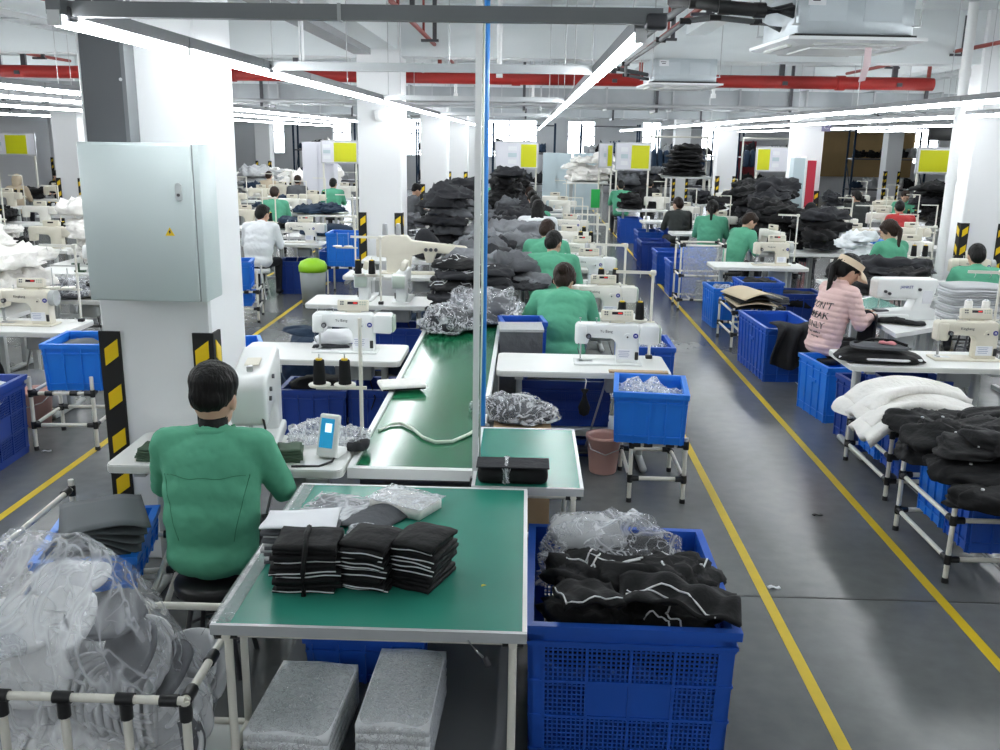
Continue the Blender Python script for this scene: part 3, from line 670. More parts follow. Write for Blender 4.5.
def garment(loc, rz, size, seed, m, label, cat='garment', name='folded_jacket', sub=4, ntrim=0, group=None, e=.75, amp=.13, freq=3.4, stretch=(1, 1, 1), flat=.25, trimm=None, tilt=0, lump=.2, aniso=.4):
    me = crumple_mesh(name, size, seed, m, sub, e, amp, freq, stretch, flat, aniso, lump)
    if ntrim:
        t = thing(name, loc, rz, label, cat, group); ob('cloth', me, t)
        trims(t, me, arc_paths(ntrim, size[0]/2, size[1]/2, random.Random(seed)), .0042, trimm)
    else:
        t = ob(name, me, None, loc, rz); tag(t, label, cat, group)
    if tilt: t.rotation_euler.x = tilt
    return t
def sheet_stack(loc, rz, n, w, d, th, m, label, cat, name, piece, seed, jx=.012, jr=2, trimmed=None, curl=0, r=.03, group=None):
    """one tied or wrapped stack: every layer a part of its own"""
    t = thing(name, loc, rz, label, cat, group); rnd = random.Random(seed); mm = m if isinstance(m, (list, tuple)) else [m]; z = th/2
    for i in range(n):
        c = curl*(i/n); W_, D_ = w*rnd.uniform(.95, 1.03), d*rnd.uniform(.95, 1.03); ph = rnd.uniform(0, 6)
        def fn(u, v):
            x, y = (u-.5)*W_, (v-.5)*D_; return (x, y, c*((2*u-1)**2*.5+(2*v-1)**2*.5)*-1+.003*sin(9*u+ph)*sin(7*v+ph))
        o = ob(piece, sheet_mesh(piece, fn, 6, 6, th*.92, mm[i % len(mm)]), t, (rnd.uniform(-jx, jx), rnd.uniform(-jx, jx), z), R(rnd.uniform(-jr, jr))); z += th
        if trimmed and rnd.random() < trimmed:
            P = [Vector(fn(k/8, 0)) for k in range(9)]; MB().tube([p+Vector((0, -.002, 0)) for p in P], th*.17, 5).build('white_binding', TRIMW, o)
    return t
# ------------------------------------------------------------------ people
class Prims:
    def __init__(s): s.p = []
    def tc(s, a, ra, b, rb, tag): s.p.append(('c', Vector(a), ra, Vector(b), rb, tag)); return s
    def el(s, c, r, tag, M=None): s.p.append(('e', Vector(c), Vector(r), M or Matrix.Identity(3), None, tag)); return s
def skin_mesh(name, P, mats, tags, voxel, smooth=4, post=None):
    mb = MB()
    for q in P.p:
        if q[0] == 'c':
            mb.ell(q[1], (q[2],)*3, 2); mb.ell(q[3], (q[4],)*3, 2)
            if (q[3]-q[1]).length > 1e-4: mb.cyl(q[1], q[3], q[2], q[4], 14)
        else:
            M = Matrix.Translation(q[1]) @ q[3].to_4x4(); mb.ell((0, 0, 0), q[2], 3, 0, M)
    me = mb.mesh('tmp', [SKIN]); o = bpy.data.objects.new('tmp', me); COL.objects.link(o)
    r = o.modifiers.new('r', 'REMESH'); r.mode = 'VOXEL'; r.voxel_size = voxel; r.use_smooth_shade = True
    s_ = o.modifiers.new('s', 'SMOOTH'); s_.factor = .5; s_.iterations = smooth
    dg = bpy.context.evaluated_depsgraph_get(); out = bpy.data.meshes.new_from_object(o.evaluated_get(dg)); bpy.data.objects.remove(o)
    out.name = name; out.materials.clear()
    for m in mats: out.materials.append(m)
    n = len(out.vertices); co = np.empty(n*3); out.vertices.foreach_get('co', co); co = co.reshape(-1, 3)
    if len(mats) > 1:
        nf = len(out.polygons); fc = np.empty(nf*3); out.polygons.foreach_get('center', fc); fc = fc.reshape(-1, 3); best = np.full(nf, 1e9); idx = np.zeros(nf, int)
        for q in P.p:
            if q[0] == 'c':
                a, b = np.array(q[1]), np.array(q[3]); ab = b-a; L2 = max(1e-9, ab@ab); t = np.clip((fc-a)@ab/L2, 0, 1); d = np.linalg.norm(fc-a-t[:, None]*ab, axis=1)-(q[2]+(q[4]-q[2])*t)
            else:
                L_ = (fc-np.array(q[1]))@np.array(q[3]); rr = np.array(q[2]); k = np.linalg.norm(L_/rr, axis=1); d = (k-1)*rr.min()
            w = d < best; best[w] = d[w]; idx[w] = tags.index(q[5])
        out.polygons.foreach_set('material_index', idx.astype(np.int32))
    if post:
        nn = np.empty(n*3); out.vertices.foreach_get('normal', nn); nn = nn.reshape(-1, 3)
        dd = np.array([post(Vector(c)) for c in co]); out.vertices.foreach_set('co', (co+nn*dd[:, None]).ravel())
    out.polygons.foreach_set('use_smooth', [True]*len(out.polygons)); out.update(); return out
def ik(sh, ha, l1, l2, pole):
    d = ha-sh; L_ = min(d.length, (l1+l2)*.995); dn = d.normalized(); a = (l1*l1-l2*l2+L_*L_)/(2*L_); h = math.sqrt(max(0, l1*l1-a*a)); pl = pole-dn*pole.dot(dn); pl.normalize()
    return sh+dn*a+pl*h
def person(loc, rz, label, jacket, lean=18, hy=0, hp=25, hands=((-.13, .40, .80), (.13, .40, .80)), trousers=TROUS, hair=HAIR, style='short', seat=.45, voxel=.013, quilt=False, inner=None, hat=None, broad=1.0, group=None, legs=True, wr=.0045, tall=1.0, hs=1.12):
    t = thing('person', loc, rz, label, 'person', group); a = R(lean)
    def rx(ang, v): c, s_ = cos(ang), sin(ang); return Vector((v[0], v[1]*c+v[2]*s_, -v[1]*s_+v[2]*c))
    Hp = Vector((0, 0, seat+.095)); Wa = Hp+rx(a*.5, (0, 0, .17*tall)); Ch = Wa+rx(a*.95, (0, 0, .19*tall)); N = Ch+rx(a*1.15, (0, 0, .15*tall))
    Hc = N+rx(a*.9, (0, .02, .15)); Hm = Matrix.Rotation(R(hy), 3, 'Z') @ Matrix.Rotation(R(-hp), 3, 'X'); hd = lambda v: Hc+Hm @ (Vector(v)*hs)
    B = Prims(); J = Prims(); bw = broad
    # torso, neck, head
    B.el(Hp, (.155*bw, .115, .11), 'leg').el(Wa, (.135*bw, .095, .14), 'leg').el(Ch, (.15*bw, .105, .15), 'leg')
    B.tc(N, .055, hd((0, -.01, -.06)), .052, 'skin')
    B.el(hd((0, 0, .01)), [q_*hs for q_ in (.076, .094, .108)], 'skin', Hm).el(hd((0, .032, -.058)), [q_*hs for q_ in (.058, .06, .056)], 'skin', Hm).el(hd((0, .05, -.095)), [q_*hs for q_ in (.026, .024, .02)], 'skin', Hm)
    B.tc(hd((0, .092, .012)), .010, hd((0, .108, -.026)), .013, 'skin').el(hd((0, .075, .035)), [q_*hs for q_ in (.055, .024, .016)], 'skin', Hm)
    for s_ in (-1, 1): B.el(hd((s_*.078, -.005, -.012)), [q_*hs for q_ in (.010, .020, .032)], 'skin', Hm).el(hd((s_*.032, .0885, .012)), [q_*hs for q_ in (.014, .007, .007)], 'eye', Hm).el(hd((s_*.036, .070, -.03)), [q_*hs for q_ in (.024, .022, .026)], 'skin', Hm)
    B.el(hd((0, .0885, -.062)), [q_*hs for q_ in (.022, .008, .008)], 'lip', Hm)
    if inner: B.tc(N, .070, N+rx(a, (0, .008, .045)), .064, 'inner')
    # arms and hands
    J.el(Hp+Vector((0, 0, .01)), (.19*bw, .15, .10), 'j').el(Wa, (.195*bw, .142, .18), 'j').el(Ch, (.19*bw, .138, .18), 'j').el((Wa+Ch)/2, (.195*bw, .145, .17), 'j')
    for s_ in (-1, 1): J.tc(Hp+Vector((s_*.098*bw, 0, .0)), .092, Wa+Vector((s_*.105*bw, 0, 0)), .095, 'j').tc(Wa+Vector((s_*.105*bw, 0, 0)), .095, Ch+Vector((s_*.11*bw, 0, .03)), .095, 'j')
    up_ = rx(a*1.1, (0, 0, 1)); J.tc(N-up_*.02, .085, N+up_*.012, .068, 'j')
    for k, s_ in enumerate((-1, 1)):
        sh = N+rx(a*1.1, (s_*.178*bw, 0, -.055)); ha = Vector(hands[k]); el_ = ik(sh, ha, .28, .25, Vector((s_*.55, -.3, -.9))); d = (ha-el_).normalized()
        B.tc(sh, .05, el_, .042, 'leg').tc(el_, .04, ha, .028, 'skin')
        J.tc(N-up_*.045, .082, sh, .078, 'j').tc(sh, .080, el_, .063, 'j').tc(el_, .062, ha-d*.035, .046, 'j').tc(Ch+Vector((s_*.1*bw, 0, .03)), .1, sh, .07, 'j')
        side = d.cross(Vector((0, 0, 1))).normalized(); dn = side.cross(d); dn = dn if dn.z < 0 else -dn; side *= 1 if s_ > 0 else -1
        B.el(ha+d*.05, (.040, .048, .018), 'skin', Matrix((side, d, dn)).transposed())
        for q, (o_, L_) in enumerate(((-.030, .07), (-.010, .082), (.011, .078), (.030, .058))):
            r0 = ha+d*.082+side*o_; k1 = r0+d*L_*.5+dn*.012; k2 = k1+d*L_*.32+dn*.03; B.tc(r0-d*.02, .0092, k1, .0088, 'skin').tc(k1, .0088, k2, .0078, 'skin')
        th0 = ha+d*.035-side*.034; th1 = th0+d*.035-side*.026+dn*.01; B.tc(th0, .0115, th1, .0105, 'skin').tc(th1, .0105, th1+d*.03+dn*.012, .009, 'skin')
        # legs
        hj = Hp+Vector((s_*.09, .02, -.02)); kn = Vector((s_*.14, .42, seat+.06)); an = Vector((s_*.14, .40, .085))
        if legs: B.tc(hj, .092, kn, .064, 'leg').tc(kn, .062, an, .045, 'leg').tc(an-Vector((0, .03, .035)), .042, an+Vector((0, .14, -.05)), .032, 'shoe')
    tags = ['skin', 'leg', 'shoe', 'eye', 'lip', 'inner']
    ob('body', skin_mesh('body', B, [SKIN, trousers, SHOE, EYE, SKIND, inner or BLK], tags, voxel*.8, 2), t)
    sd = Vector((loc[0]*3.1, loc[1]*1.7, 0))
    def wrinkle(c):
        q = Vector((c.x*9+c.z*5, c.y*9, c.z*9-c.x*4))+sd; d_ = (abs(noise.noise(q))*2-.6)*wr+(abs(noise.noise(q*2.3))*2-.6)*wr*.5
        if quilt: d_ = abs(sin((c.z+.12*c.y)*pi/.052))**.5*.010-.004+d_*.3
        return d_
    jk = skin_mesh('jacket', J, [jacket], ['j'], voxel, 12, wrinkle); jo = ob('jacket', jk, t)
    # hair
    Hh = Prims(); Hh.el(hd((0, -.012, .032)), [q_*hs for q_ in (.083, .096, .098)], 'h', Hm).el(hd((0, -.050, .006 if style == 'man' else -.005)), [q_*hs for q_ in ((.072, .054, .064) if style == 'man' else (.074, .062, .085))], 'h', Hm)
    if style == 'short': Hh.el(hd((0, .04, .085)), [q_*hs for q_ in (.062, .05, .035)], 'h', Hm)
    if style == 'man': Hh.el(hd((0, -.012, .058)), [q_*hs for q_ in (.088, .100, .082)], 'h', Hm)
    if style in ('long', 'pony', 'bun'):
        Hh.el(hd((0, -.02, .04)), [q_*hs for q_ in (.090, .105, .1)], 'h', Hm)
        for s_ in (-1, 1):
            if not hat: Hh.tc(hd((s_*.062, .045, .07)), .028, hd((s_*.08, .0, -.02)), .022, 'h')
    if style == 'long':
        for s_ in (-1, 0, 1): Hh.tc(hd((s_*.05, -.06, -.02)), .05, N+rx(a, (s_*.07, -.075, -.04)), .032, 'h')
    if style == 'pony': Hh.tc(hd((0, -.10, .02)), .035, hd((0, -.13, -.04)), .032, 'h').tc(hd((0, -.13, -.04)), .034, N+rx(a, (0, -.125, -.07)), .018, 'h')
    if style == 'bun': Hh.el(hd((0, -.115, .05)), [q_*hs for q_ in (.045, .04, .042)], 'h', Hm)
    if style == 'hood': Hh.el(hd((0, -.035, .0)), [q_*hs for q_ in (.1, .1, .13)], 'h', Hm).tc(N+rx(a, (0, -.05, .03)), .09, hd((0, -.06, -.05)), .08, 'h')
    post_h = lambda c: ridge(Vector((c.x*30, c.y*30, c.z*9)))*.004
    ob('hood' if style == 'hood' else 'hair', skin_mesh('hair', Hh, [jacket if style == 'hood' else hair], ['h'], voxel*.75, 3, post_h), t)
    if hat:
        ct = MB(); n = 22
        ct.add([hd((cos(2*pi*i/n)*.096, sin(2*pi*i/n)*.116-.012, z)) for z in (.03, .085) for i in range(n)], [[i, (i+1) % n, n+(i+1) % n, n+i] for i in range(n)], 0, True)
        ct.build('visor_band', hat, t)
        def br(u, v): ang = pi*(.12+.76*u); return hd((cos(ang)*(.096+.03*v), -.012+sin(ang)*(.115+.10*v), .04-.05*v*v-.01*abs(cos(ang))*v))
        ob('visor_brim', sheet_mesh('visor_brim', br, 16, 5, .004, hat), t)
    return t, jk, jo
STATION_MACHINES = {}
# ------------------------------------------------------------------ prototypes shared by the stations
T_STD = make_table(1.25, .58); M_STD = make_machine(); M_COOL = make_machine(MWHITE2, True, 'Yu Bang'); M_OLD = make_machine(MOLD, True, 'Kingbang', True, False); S_STD = make_stand(); C_BLK = make_cone(BLK); C_GRY = make_cone(LGREYC, 'grey'); C_WHT = make_cone(WCLOTH, 'white')
ST_W = make_stool(TABLEW, LEGG, .17, .45); ST_B = make_stool(BLACKP, DSTEEL, .17, .45)
PROTOS = [T_STD, M_STD, M_COOL, M_OLD, S_STD, C_BLK, C_GRY, C_WHT, ST_W, ST_B]
def light_table():
    t = thing('sewing_table', (0, -60, 0), 0, 'x', 'table'); MB().prism(poly_round(1.2, .56, .045, 2), .72, .76).build('table_top', TABLEW, t)
    for s_ in (-1, 1): MB().box((s_*.44, .05, .37), (.05, .08, .7)).box((s_*.44, 0, .02), (.05, .5, .04)).build('leg', LEGG, t)
    return t
def light_machine(m):
    t = thing('sewing_machine', (0, -60, .76), 0, 'x', 'sewing machine')
    ext_xz(MB(), [(-.255, .1), (-.255, .285), (-.235, .305), (.215, .305), (.215, .0), (.05, .0), (.05, .155), (.02, .192), (-.15, .2), (-.165, .1)], -.052, .052, .008, 0, 1).build('body', m, t)
    MB().rbox((.285, 0, .23), (.14, .13, .14), .02).build('motor_housing', m, t); MB().cyl((-.21, 0, .1), (-.21, 0, .02), .008, n=6).build('needle_bar', STEEL, t)
    cp = MB().rbox((.05, .02, .35), (.23, .05, .08), .01).build('control_panel', MOLD, t); MB().box((.05, -.007, .36), (.08, .004, .02)).build('display', LCD, cp); return t
def light_stand():
    t = thing('thread_stand', (0, -60, .76), 0, 'x', 'thread stand'); MB().cyl((0, 0, 0), (0, 0, .66), .011, n=6).build('pole', PIPEW, t); MB().bar((0, 0, .655), (-.28, -.05, .66), .016).build('guide_arm', PIPEW, t); MB().bar((.03, 0, .2), (-.2, 0, .2), .02).build('tray_bar', PIPEW, t)
    for k in (0, 1): MB().cyl((-.045-.13*k, 0, .205), (-.045-.13*k, 0, .225), .055, n=10).build('spool_tray', PIPEW, t)
    return t
T_L, M_L, M_L2, S_L = light_table(), light_machine(MWHITE), light_machine(MOLD), light_stand(); PROTOS += [T_L, M_L, M_L2, S_L]
def put(proto, loc, rz, label, group=None, scale=None): return copy_tree(proto, None, loc, rz, label, group, scale)
def station(x, y, rz, where, mx=.16, machine=None, cones=C_BLK, st=True, sx=.52, mrz=0, group=None, far=False, sy=.2):
    c, s_ = cos(rz), sin(rz); P = lambda a, b, z: (x+a*c-b*s_, y+a*s_+b*c, z)
    put(T_L if far else T_STD, (x, y, 0), rz, 'white sewing table '+where, group and 'sewing tables '+group)
    if machine: put(machine, P(mx, 0.02, .76), rz+mrz, ('aged cream' if machine in (M_OLD, M_L2) else 'white')+' sewing machine on the table '+where, group and 'sewing machines '+group)
    if st:
        put(S_L if far else S_STD, P(sx, sy, .76), rz, 'thread stand at the table '+where, group and 'thread stands '+group)
        if cones:
            for k in (0, 1): put(cones, P(sx-(.045 if far else .085)-.135*k, sy, .76+(.225 if far else .302)), 0, ({C_BLK: 'black', C_GRY: 'pale grey', C_WHT: 'white'}[cones])+' thread cone over the table '+where, 'thread cones')

# ------------------------------------------------------------------ green conveyor
cv = thing('conveyor_belt_table', (-.54, 14.25, 0), 0, 'long green conveyor belt table with white side rails', 'conveyor')
MB().box((0, 0, .735), (.60, 19.7, .03)).build('belt', GREENB, cv)
for s_ in (-1, 1): MB().box((s_*.315, 0, .735), (.03, 19.76, .06)).build('side_rail', PIPEC, cv)
MB().box((0, -9.87, .735), (.66, .04, .055)).build('end_rail', PIPEC, cv)
MB().box((0.02, -10.05, .66), (.60, .3, .012)).build('end_plate', TABLEW, cv)
MB().cyl((-.28, -9.78, .67), (.28, -9.78, .67), .04, n=14).build('roller', DSTEEL, cv)
for y in (-9.6, -6, -2, 2, 6, 9.6):
    for s_ in (-1, 1): MB().box((s_*.29, y, .36), (.04, .05, .70)).build('leg', LEGG, cv)
    MB().box((0, y, .3), (.58, .03, .03)).build('cross_brace', LEGG, cv)
pc = [(-.81, 5.0, .757), (-.76, 5.10, .762), (-.70, 5.13, .762), (-.62, 5.02, .762), (-.55, 4.88, .762), (-.47, 4.80, .762), (-.38, 4.82, .762), (-.30, 4.95, .762), (-.25, 5.06, .765)]
tag(MB().tube(pc, .0095, 8).build('white_cable', PVCCABLE), 'thick pale cable looping across the green belt', 'cable')
tag(MB().tube([(-.36, 4.27, .68), (-.32, 4.22, .72), (-.27, 4.17, .70), (-.255, 4.12, .672)], .008, 6).build('white_cable', PVCCABLE), 'short pale cable end beside the foot of the white service pole', 'cable')

# ------------------------------------------------------------------ front green table and what lies on it
def green_table(x0, x1, y0, y1, zt, label, film=False):
    cx, cyy, w, d = (x0+x1)/2, (y0+y1)/2, x1-x0, y1-y0; t = thing('work_table', (cx, cyy, 0), 0, label, 'table')
    MB().box((0, 0, zt-.012), (w, d, .024)).build('table_top', GREENT, t)
    for s_ in (-1, 1):
        MB().box((0, s_*(d/2+.008), zt-.016), (w+.03, .016, .036)).build('edge_trim', RAILL if s_ < 0 else PIPEC, t); MB().box((s_*(w/2+.008), 0, zt-.016), (.016, d, .036)).build('edge_trim', PIPEC, t)
        MB().cyl((-w/2, s_*(d/2-.03), zt-.05), (w/2, s_*(d/2-.03), zt-.05), .0145, n=10).build('top_pipe', PIPEW, t); MB().cyl((s_*(w/2-.03), -d/2, zt-.05), (s_*(w/2-.03), d/2, zt-.05), .0145, n=10).build('top_pipe', PIPEW, t)
        for q in (-1, 1):
            MB().cyl((s_*(w/2-.03), q*(d/2-.03), .012), (s_*(w/2-.03), q*(d/2-.03), zt-.036), .0145, n=10).build('leg', PIPEW, t)
            MB().cyl((s_*(w/2-.03), q*(d/2-.03), 0), (s_*(w/2-.03), q*(d/2-.03), .03), .02, n=10).build('rubber_foot', BLACKP, t)
            MB().cyl((s_*(w/2-.03)-.035, q*(d/2-.03), zt-.05), (s_*(w/2-.03)+.035, q*(d/2-.03), zt-.05), .021, n=10).build('pipe_joint', BLACKP, t)
            MB().cyl((s_*(w/2-.03), q*(d/2-.03), .15), (s_*(w/2-.03), q*(d/2-.03), .21), .021, n=10).build('pipe_joint', BLACKP, t)
        MB().cyl((s_*(w/2-.03), -d/2+.03, .18), (s_*(w/2-.03), d/2-.03, .18), .0145, n=10).build('shelf_rail', PIPEW, t); MB().cyl((-w/2+.03, s_*(d/2-.03), .18), (w/2-.03, s_*(d/2-.03), .18), .0145, n=10).build('shelf_rail', PIPEW, t)
    return t
gt = green_table(-1.0, .015, 2.75, 4.02, .80, 'large green-topped work table on ivory pipe legs holding black fabric bundles')
def flm(u, v): return (-.46-.10*u, -.63+1.26*v, .8025+.004*sin(9*v)*u-.05*max(0, u-.7)/.3*(1 if u > .7 else 0))
ob('edge_film', sheet_mesh('edge_film', flm, 8, 14, .0015, FILM2), gt)
MB().box((-.0, 0, .195), (.98, 1.2, .012)).build('lower_shelf', mat('grey_shelf', (.10, .105, .11), .6), gt)
cr_ = MB().tube([(.33, -.655, .775), (.36, -.66, .74), (.385, -.66, .715)], .004, 5).build('caster_wire', STEEL, gt); MB().cyl((.385, -.66, .72), (.40, -.66, .69), .009, n=8).build('plug', DSTEEL, cr_)
green_table(-.215, .275, 4.06, 4.95, .80, 'smaller green-topped table beside the white service pole with a rolled black cloth')
# bundles on the front table
Z = .801
t = sheet_stack((-.765, 3.06, Z), R(6), 11, .225, .19, .0155, BLK, 'tied bundle of black fabric pieces with white bindings, black strap around it', 'fabric bundle', 'fabric_bundle', 'fabric_piece', 3, .014, 5, .45)
MB().tube([(0, -.108, 0), (0, -.11, .09), (.01, -.1, .175), (.0, 0, .183), (0, .1, .17)], .010, 6).build('strap', BLK, t)
sheet_stack((-.545, 3.10, Z), R(-12), 12, .175, .20, .0145, BLK, 'middle bundle of black fabric pieces with white edges, no strap', 'fabric bundle', 'fabric_bundle', 'fabric_piece', 5, .012, 4, .55, .012)
sheet_stack((-.355, 3.13, Z), R(-20), 12, .17, .215, .0145, BLK, 'black fabric bundle at the right of the three with a white tape down one side', 'fabric bundle', 'fabric_bundle', 'fabric_piece', 8, .012, 4, .35, .014)
t = sheet_stack((-.84, 3.30, Z), R(4), 9, .26, .2, .014, [GREYC, LGREYC], 'wrapped stack of grey pieces under a white sheet, behind the strapped black bundle', 'fabric stack', 'fabric_stack', 'fabric_piece', 11, .008, 2)
ob('white_cover', sheet_mesh('white_cover', lambda u, v: ((u-.5)*.28, (v-.5)*.21, .136+.012*sin(3*u+1)*cos(4*v)), 10, 8, .006, PAPER), t)
garment((-.56, 3.34, Z), R(15), (.26, .16, .13), 21, FILM3, 'crumpled clear plastic bag behind the middle black bundle', 'plastic bag', 'plastic_bag', 4, amp=.22, freq=5)
garment((-.56, 3.34, Z), R(15), (.17, .11, .07), 22, CHAR, 'dark fabric offcut inside the crumpled plastic bag', 'fabric', 'fabric_offcut', 3)
def slab(loc, rz, w, d, h, m, label, cat, name, film=None, bend=0):
    def fn(u, v): return ((u-.5)*w, (v-.5)*d, bend*sin(pi*u)*(.5+.5*v))
    t = thing(name, loc, rz, label, cat); o = ob('panel', sheet_mesh('panel', fn, 12, 8, h, m), t, (0, 0, h/2+.001))
    if film:
        def f2(u, v): return ((u-.5)*(w+.03), (v-.5)*(d+.03), h+.006+bend*sin(pi*u)*(.5+.5*v)+.004*ridge(Vector((u*6, v*6, w))))
        ob('film_wrap', sheet_mesh('film_wrap', f2, 18, 14, .0012, film), t)
    return t
slab((-.80, 3.72, Z), R(-14), .24, .28, .007, GREYC, 'flat dark grey fabric sheet in clear film near the seated man', 'fabric', 'fabric_sheet', FILM)
slab((-.62, 3.62, Z), R(-30), .2, .26, .008, GREYC, 'curved dark grey fabric sheet leaning against the film-wrapped white pack', 'fabric', 'fabric_sheet', None, .035)
t = slab((-.50, 3.77, Z), R(-28), .26, .17, .045, WCLOTH, 'film-wrapped white folded pack on the green table', 'packet', 'wrapped_packet', FILM3)
tag(MB().tube([(-.47, 3.42, .812), (-.42, 3.46, .815), (-.37, 3.46, .815), (-.36, 3.42, .812), (-.42, 3.41, .812), (-.47, 3.40, .812)], .006, 6).build('cord_loop', BLK), 'small loop of black cord on the green table', 'cord')
tag(MB().prism([(0, 0), (.02, .004), (.012, .014), (.004, .01)], 0, .001).build('yellow_scrap', YBOARD, None, (-.135, 3.06, Z), .4), 'tiny yellow scrap on the green table', 'scrap')
# wrapped packs and blue crate on the lower shelf
SH = .202
PACKG = mat('pale_pack', (.78, .80, .82), .6)
def wrapped_pack(loc, rz, w, d, h, label, seed):
    t = thing('wrapped_pack', loc, rz, label, 'packet'); n = 5
    for k in range(n): ob('folded_layer', sheet_mesh('folded_layer', lambda u, v: ((u-.5)*w*.96, (v-.5)*d*.96, .003*sin(8*u+k)), 6, 6, h/n*.95, PACKG), t, (0, 0, h/n*(k+.5)))
    me = crumple_mesh('film_wrap', (w*1.02, d*1.02, h*1.06), seed, FILM2, 4, .28, .012, 5, flat=1, lump=.02); ob('film_wrap', me, t, (0, 0, -.004)); return t
wrapped_pack((-.78, 3.0, SH), R(-3), .31, .48, .17, 'film-wrapped grey pack on the lower shelf next to the left leg', 31)
wrapped_pack((-.42, 3.06, SH), R(-2), .27, .52, .19, 'taller film-wrapped grey pack on the lower shelf beside its twin', 32)
crate((-.62, 3.60, SH), 0, .46, .5, .22, BLUEC, 'low blue crate with card folders on the shelf under the green table')
for k in range(6): tag(MB().box((0, 0, .11), (.38-.02*k, .004, .2)).build('card_folder', (CARD, MANILA, PAPER)[k % 3], None, (-.62, 3.43+.03*k, SH+.02)), 'thin %s folder standing in the low blue crate' % ('brown card', 'beige', 'white')[k % 3], 'folder', 'folders in the low crate')
# black cloth roll on second table
t = thing('cloth_roll', (-.04, 4.16, .801), R(0), 'flattened roll of black cloth bound with clear tape', 'cloth roll')
MB().rbox((0, 0, .042), (.33, .17, .084), .03, 0, 3).build('cloth', BLK, t); ob('layer_edge', MB().box((.0, -.02, .088), (.34, .14, .006)).mesh('layer_edge', CHAR), t); MB().rbox((-.03, 0, .045), (.05, .178, .096), .03, 0, 3).build('tape_band', FILM3, t)

# ------------------------------------------------------------------ big mesh crate with black garments
crate((.44, 3.62, 0), R(-1), .78, .92, .60, BLUEC, 'large blue mesh crate heaped with black garments beside the front table', 'mesh', tp=.035)
G = 'black garments in the large mesh crate'
fillc = 'black trimmed garment heaped in the large blue mesh crate'
spec = [((.30, 3.50, .30), 10, (.36, .40, .26)), ((.60, 3.50, .30), 20, (.36, .40, .26)), ((.44, 3.78, .25), 0, (.56, .34, .26)), ((.29, 3.42, .50), -8, (.36, .36, .14)), ((.60, 3.42, .50), 12, (.40, .36, .14)), ((.47, 3.58, .57), 5, (.58, .34, .16)), ((.27, 3.62, .55), 75, (.34, .28, .15)), ((.66, 3.60, .56), -25, (.34, .30, .14))]
LABS = ['black garment at the bottom left of the mesh crate', 'black garment low on the aisle side of the mesh crate', 'black garment under the plastic bag in the mesh crate', 'black trimmed garment in the mesh crate next to the green table', 'black trimmed garment in the mesh crate on its aisle side', 'black trimmed garment topping the mesh crate in front of the plastic bag', 'small black trimmed garment tucked beside the plastic bag', 'black trimmed garment folded over the aisle-side rim of the mesh crate']
for i, (p, a, s_) in enumerate(spec): garment(p, R(a), s_, 40+i, BLK, LABS[i], 'garment', 'black_garment', 4, 0 if i < 3 else 4, G, amp=.21, freq=5)
t = thing('black_garment', (.62, 3.30, .645), R(-8), 'flat black garment flap with white piping across the front of the mesh crate', 'garment', G)
me = sheet_mesh('cloth', lambda u, v: ((u-.5)*.46, (v-.5)*.24+.02*sin(7*u), .03*sin(pi*u)+.02*sin(7*v+5*u)+.012*sin(17*u-6*v)), 24, 14, .016, BLK); ob('cloth', me, t); trims(t, me, [[(-.2+.4*k/12, -.06+.10*sin(k*.4), 0) for k in range(13)], [(-.2+.02*k, .05-.008*k, 0) for k in range(9)]], .004)
t = thing('black_garment', (.27, 3.29, .655), R(12), 'square black pocket flap in the corner of the mesh crate', 'garment', G)
me = sheet_mesh('cloth', lambda u, v: ((u-.5)*.24, (v-.5)*.2+.01*sin(6*u), .02*sin(pi*u)+.012*sin(6*v)+.008*sin(15*u+4*v)), 16, 12, .018, BLK); ob('cloth', me, t); trims(t, me, [[(-.11, -.09+.018*k, 0) for k in range(11)], [(-.11+.022*k, -.085, 0) for k in range(11)]], .0035)
# big plastic bag in the back half of the crate
t = thing('plastic_bag', (.40, 3.86, .46), R(8), 'large clear plastic bag with dark fabric at the back of the mesh crate', 'plastic bag')
ob('film', crumple_mesh('film', (.60, .40, .44), 51, FILM, 5, .8, .2, 4.4), t); ob('fabric_inside', crumple_mesh('fabric_inside', (.42, .3, .28), 52, CHAR, 4, .8, .15), t, (.06, -.02, .02)); ob('pale_lining', crumple_mesh('pale_lining', (.34, .24, .2), 53, LGREYC, 3, .8, .15), t, (-.10, .03, .15))

# ------------------------------------------------------------------ pipe bin with a huge bag of grey pads
S, J = [], []
bx0, bx1, by0, by1, zr = -2.0, -1.04, 2.55, 3.15, .64
for x in (-2., -1.63, -1.43, -1.23, bx1): S.append(((x, by0, .012), (x, by0, zr))); J.append(((x, by0, zr-.04), (0, 0, 1)))
for x in (bx0, bx1): S.append(((x, by1, .012), (x, by1, zr))); S.append(((x, by0, zr), (x, by1, zr))); S.append(((x, by0, .15), (x, by1, .15))); J += [((x, by1, zr-.03), (0, 0, 1)), ((x, by1-.04, zr), (0, 1, 0)), ((x, by0+.04, zr), (0, 1, 0)), ((x, by0+.25, zr), (0, 1, 0))]
for y in (by0, by1): S += [((bx0, y, zr), (bx1, y, zr)), ((bx0, y, .15), (bx1, y, .15))]
J += [((bx1-.05, by0, zr), (1, 0, 0)), ((-1.43, by0, zr), (1, 0, 0)), ((-1.23, by0, zr), (1, 0, 0)), ((-1.63, by0, zr), (1, 0, 0))]
pb = pipe_frame('pipe_bin', (0, 0, 0), 0, S, 'ivory pipe bin frame with black joints around the bag of grey pads', 'rack', joints=J)
MB().box((-1.52, 2.85, .14), (.94, .58, .012)).build('bin_floor', TABLEW, pb)
bagm = crumple_mesh('film', (.92, .58, .92), 61, FILMB, 5, .7, .06, 4.4, flat=.9, lump=.08)
for v in bagm.vertices:   # gathered towards the knot
    k = max(0, min(1, (v.co.z-.25)/.6)); v.co.x = v.co.x*(1-.45*k)-.10*k; v.co.y *= 1-.35*k
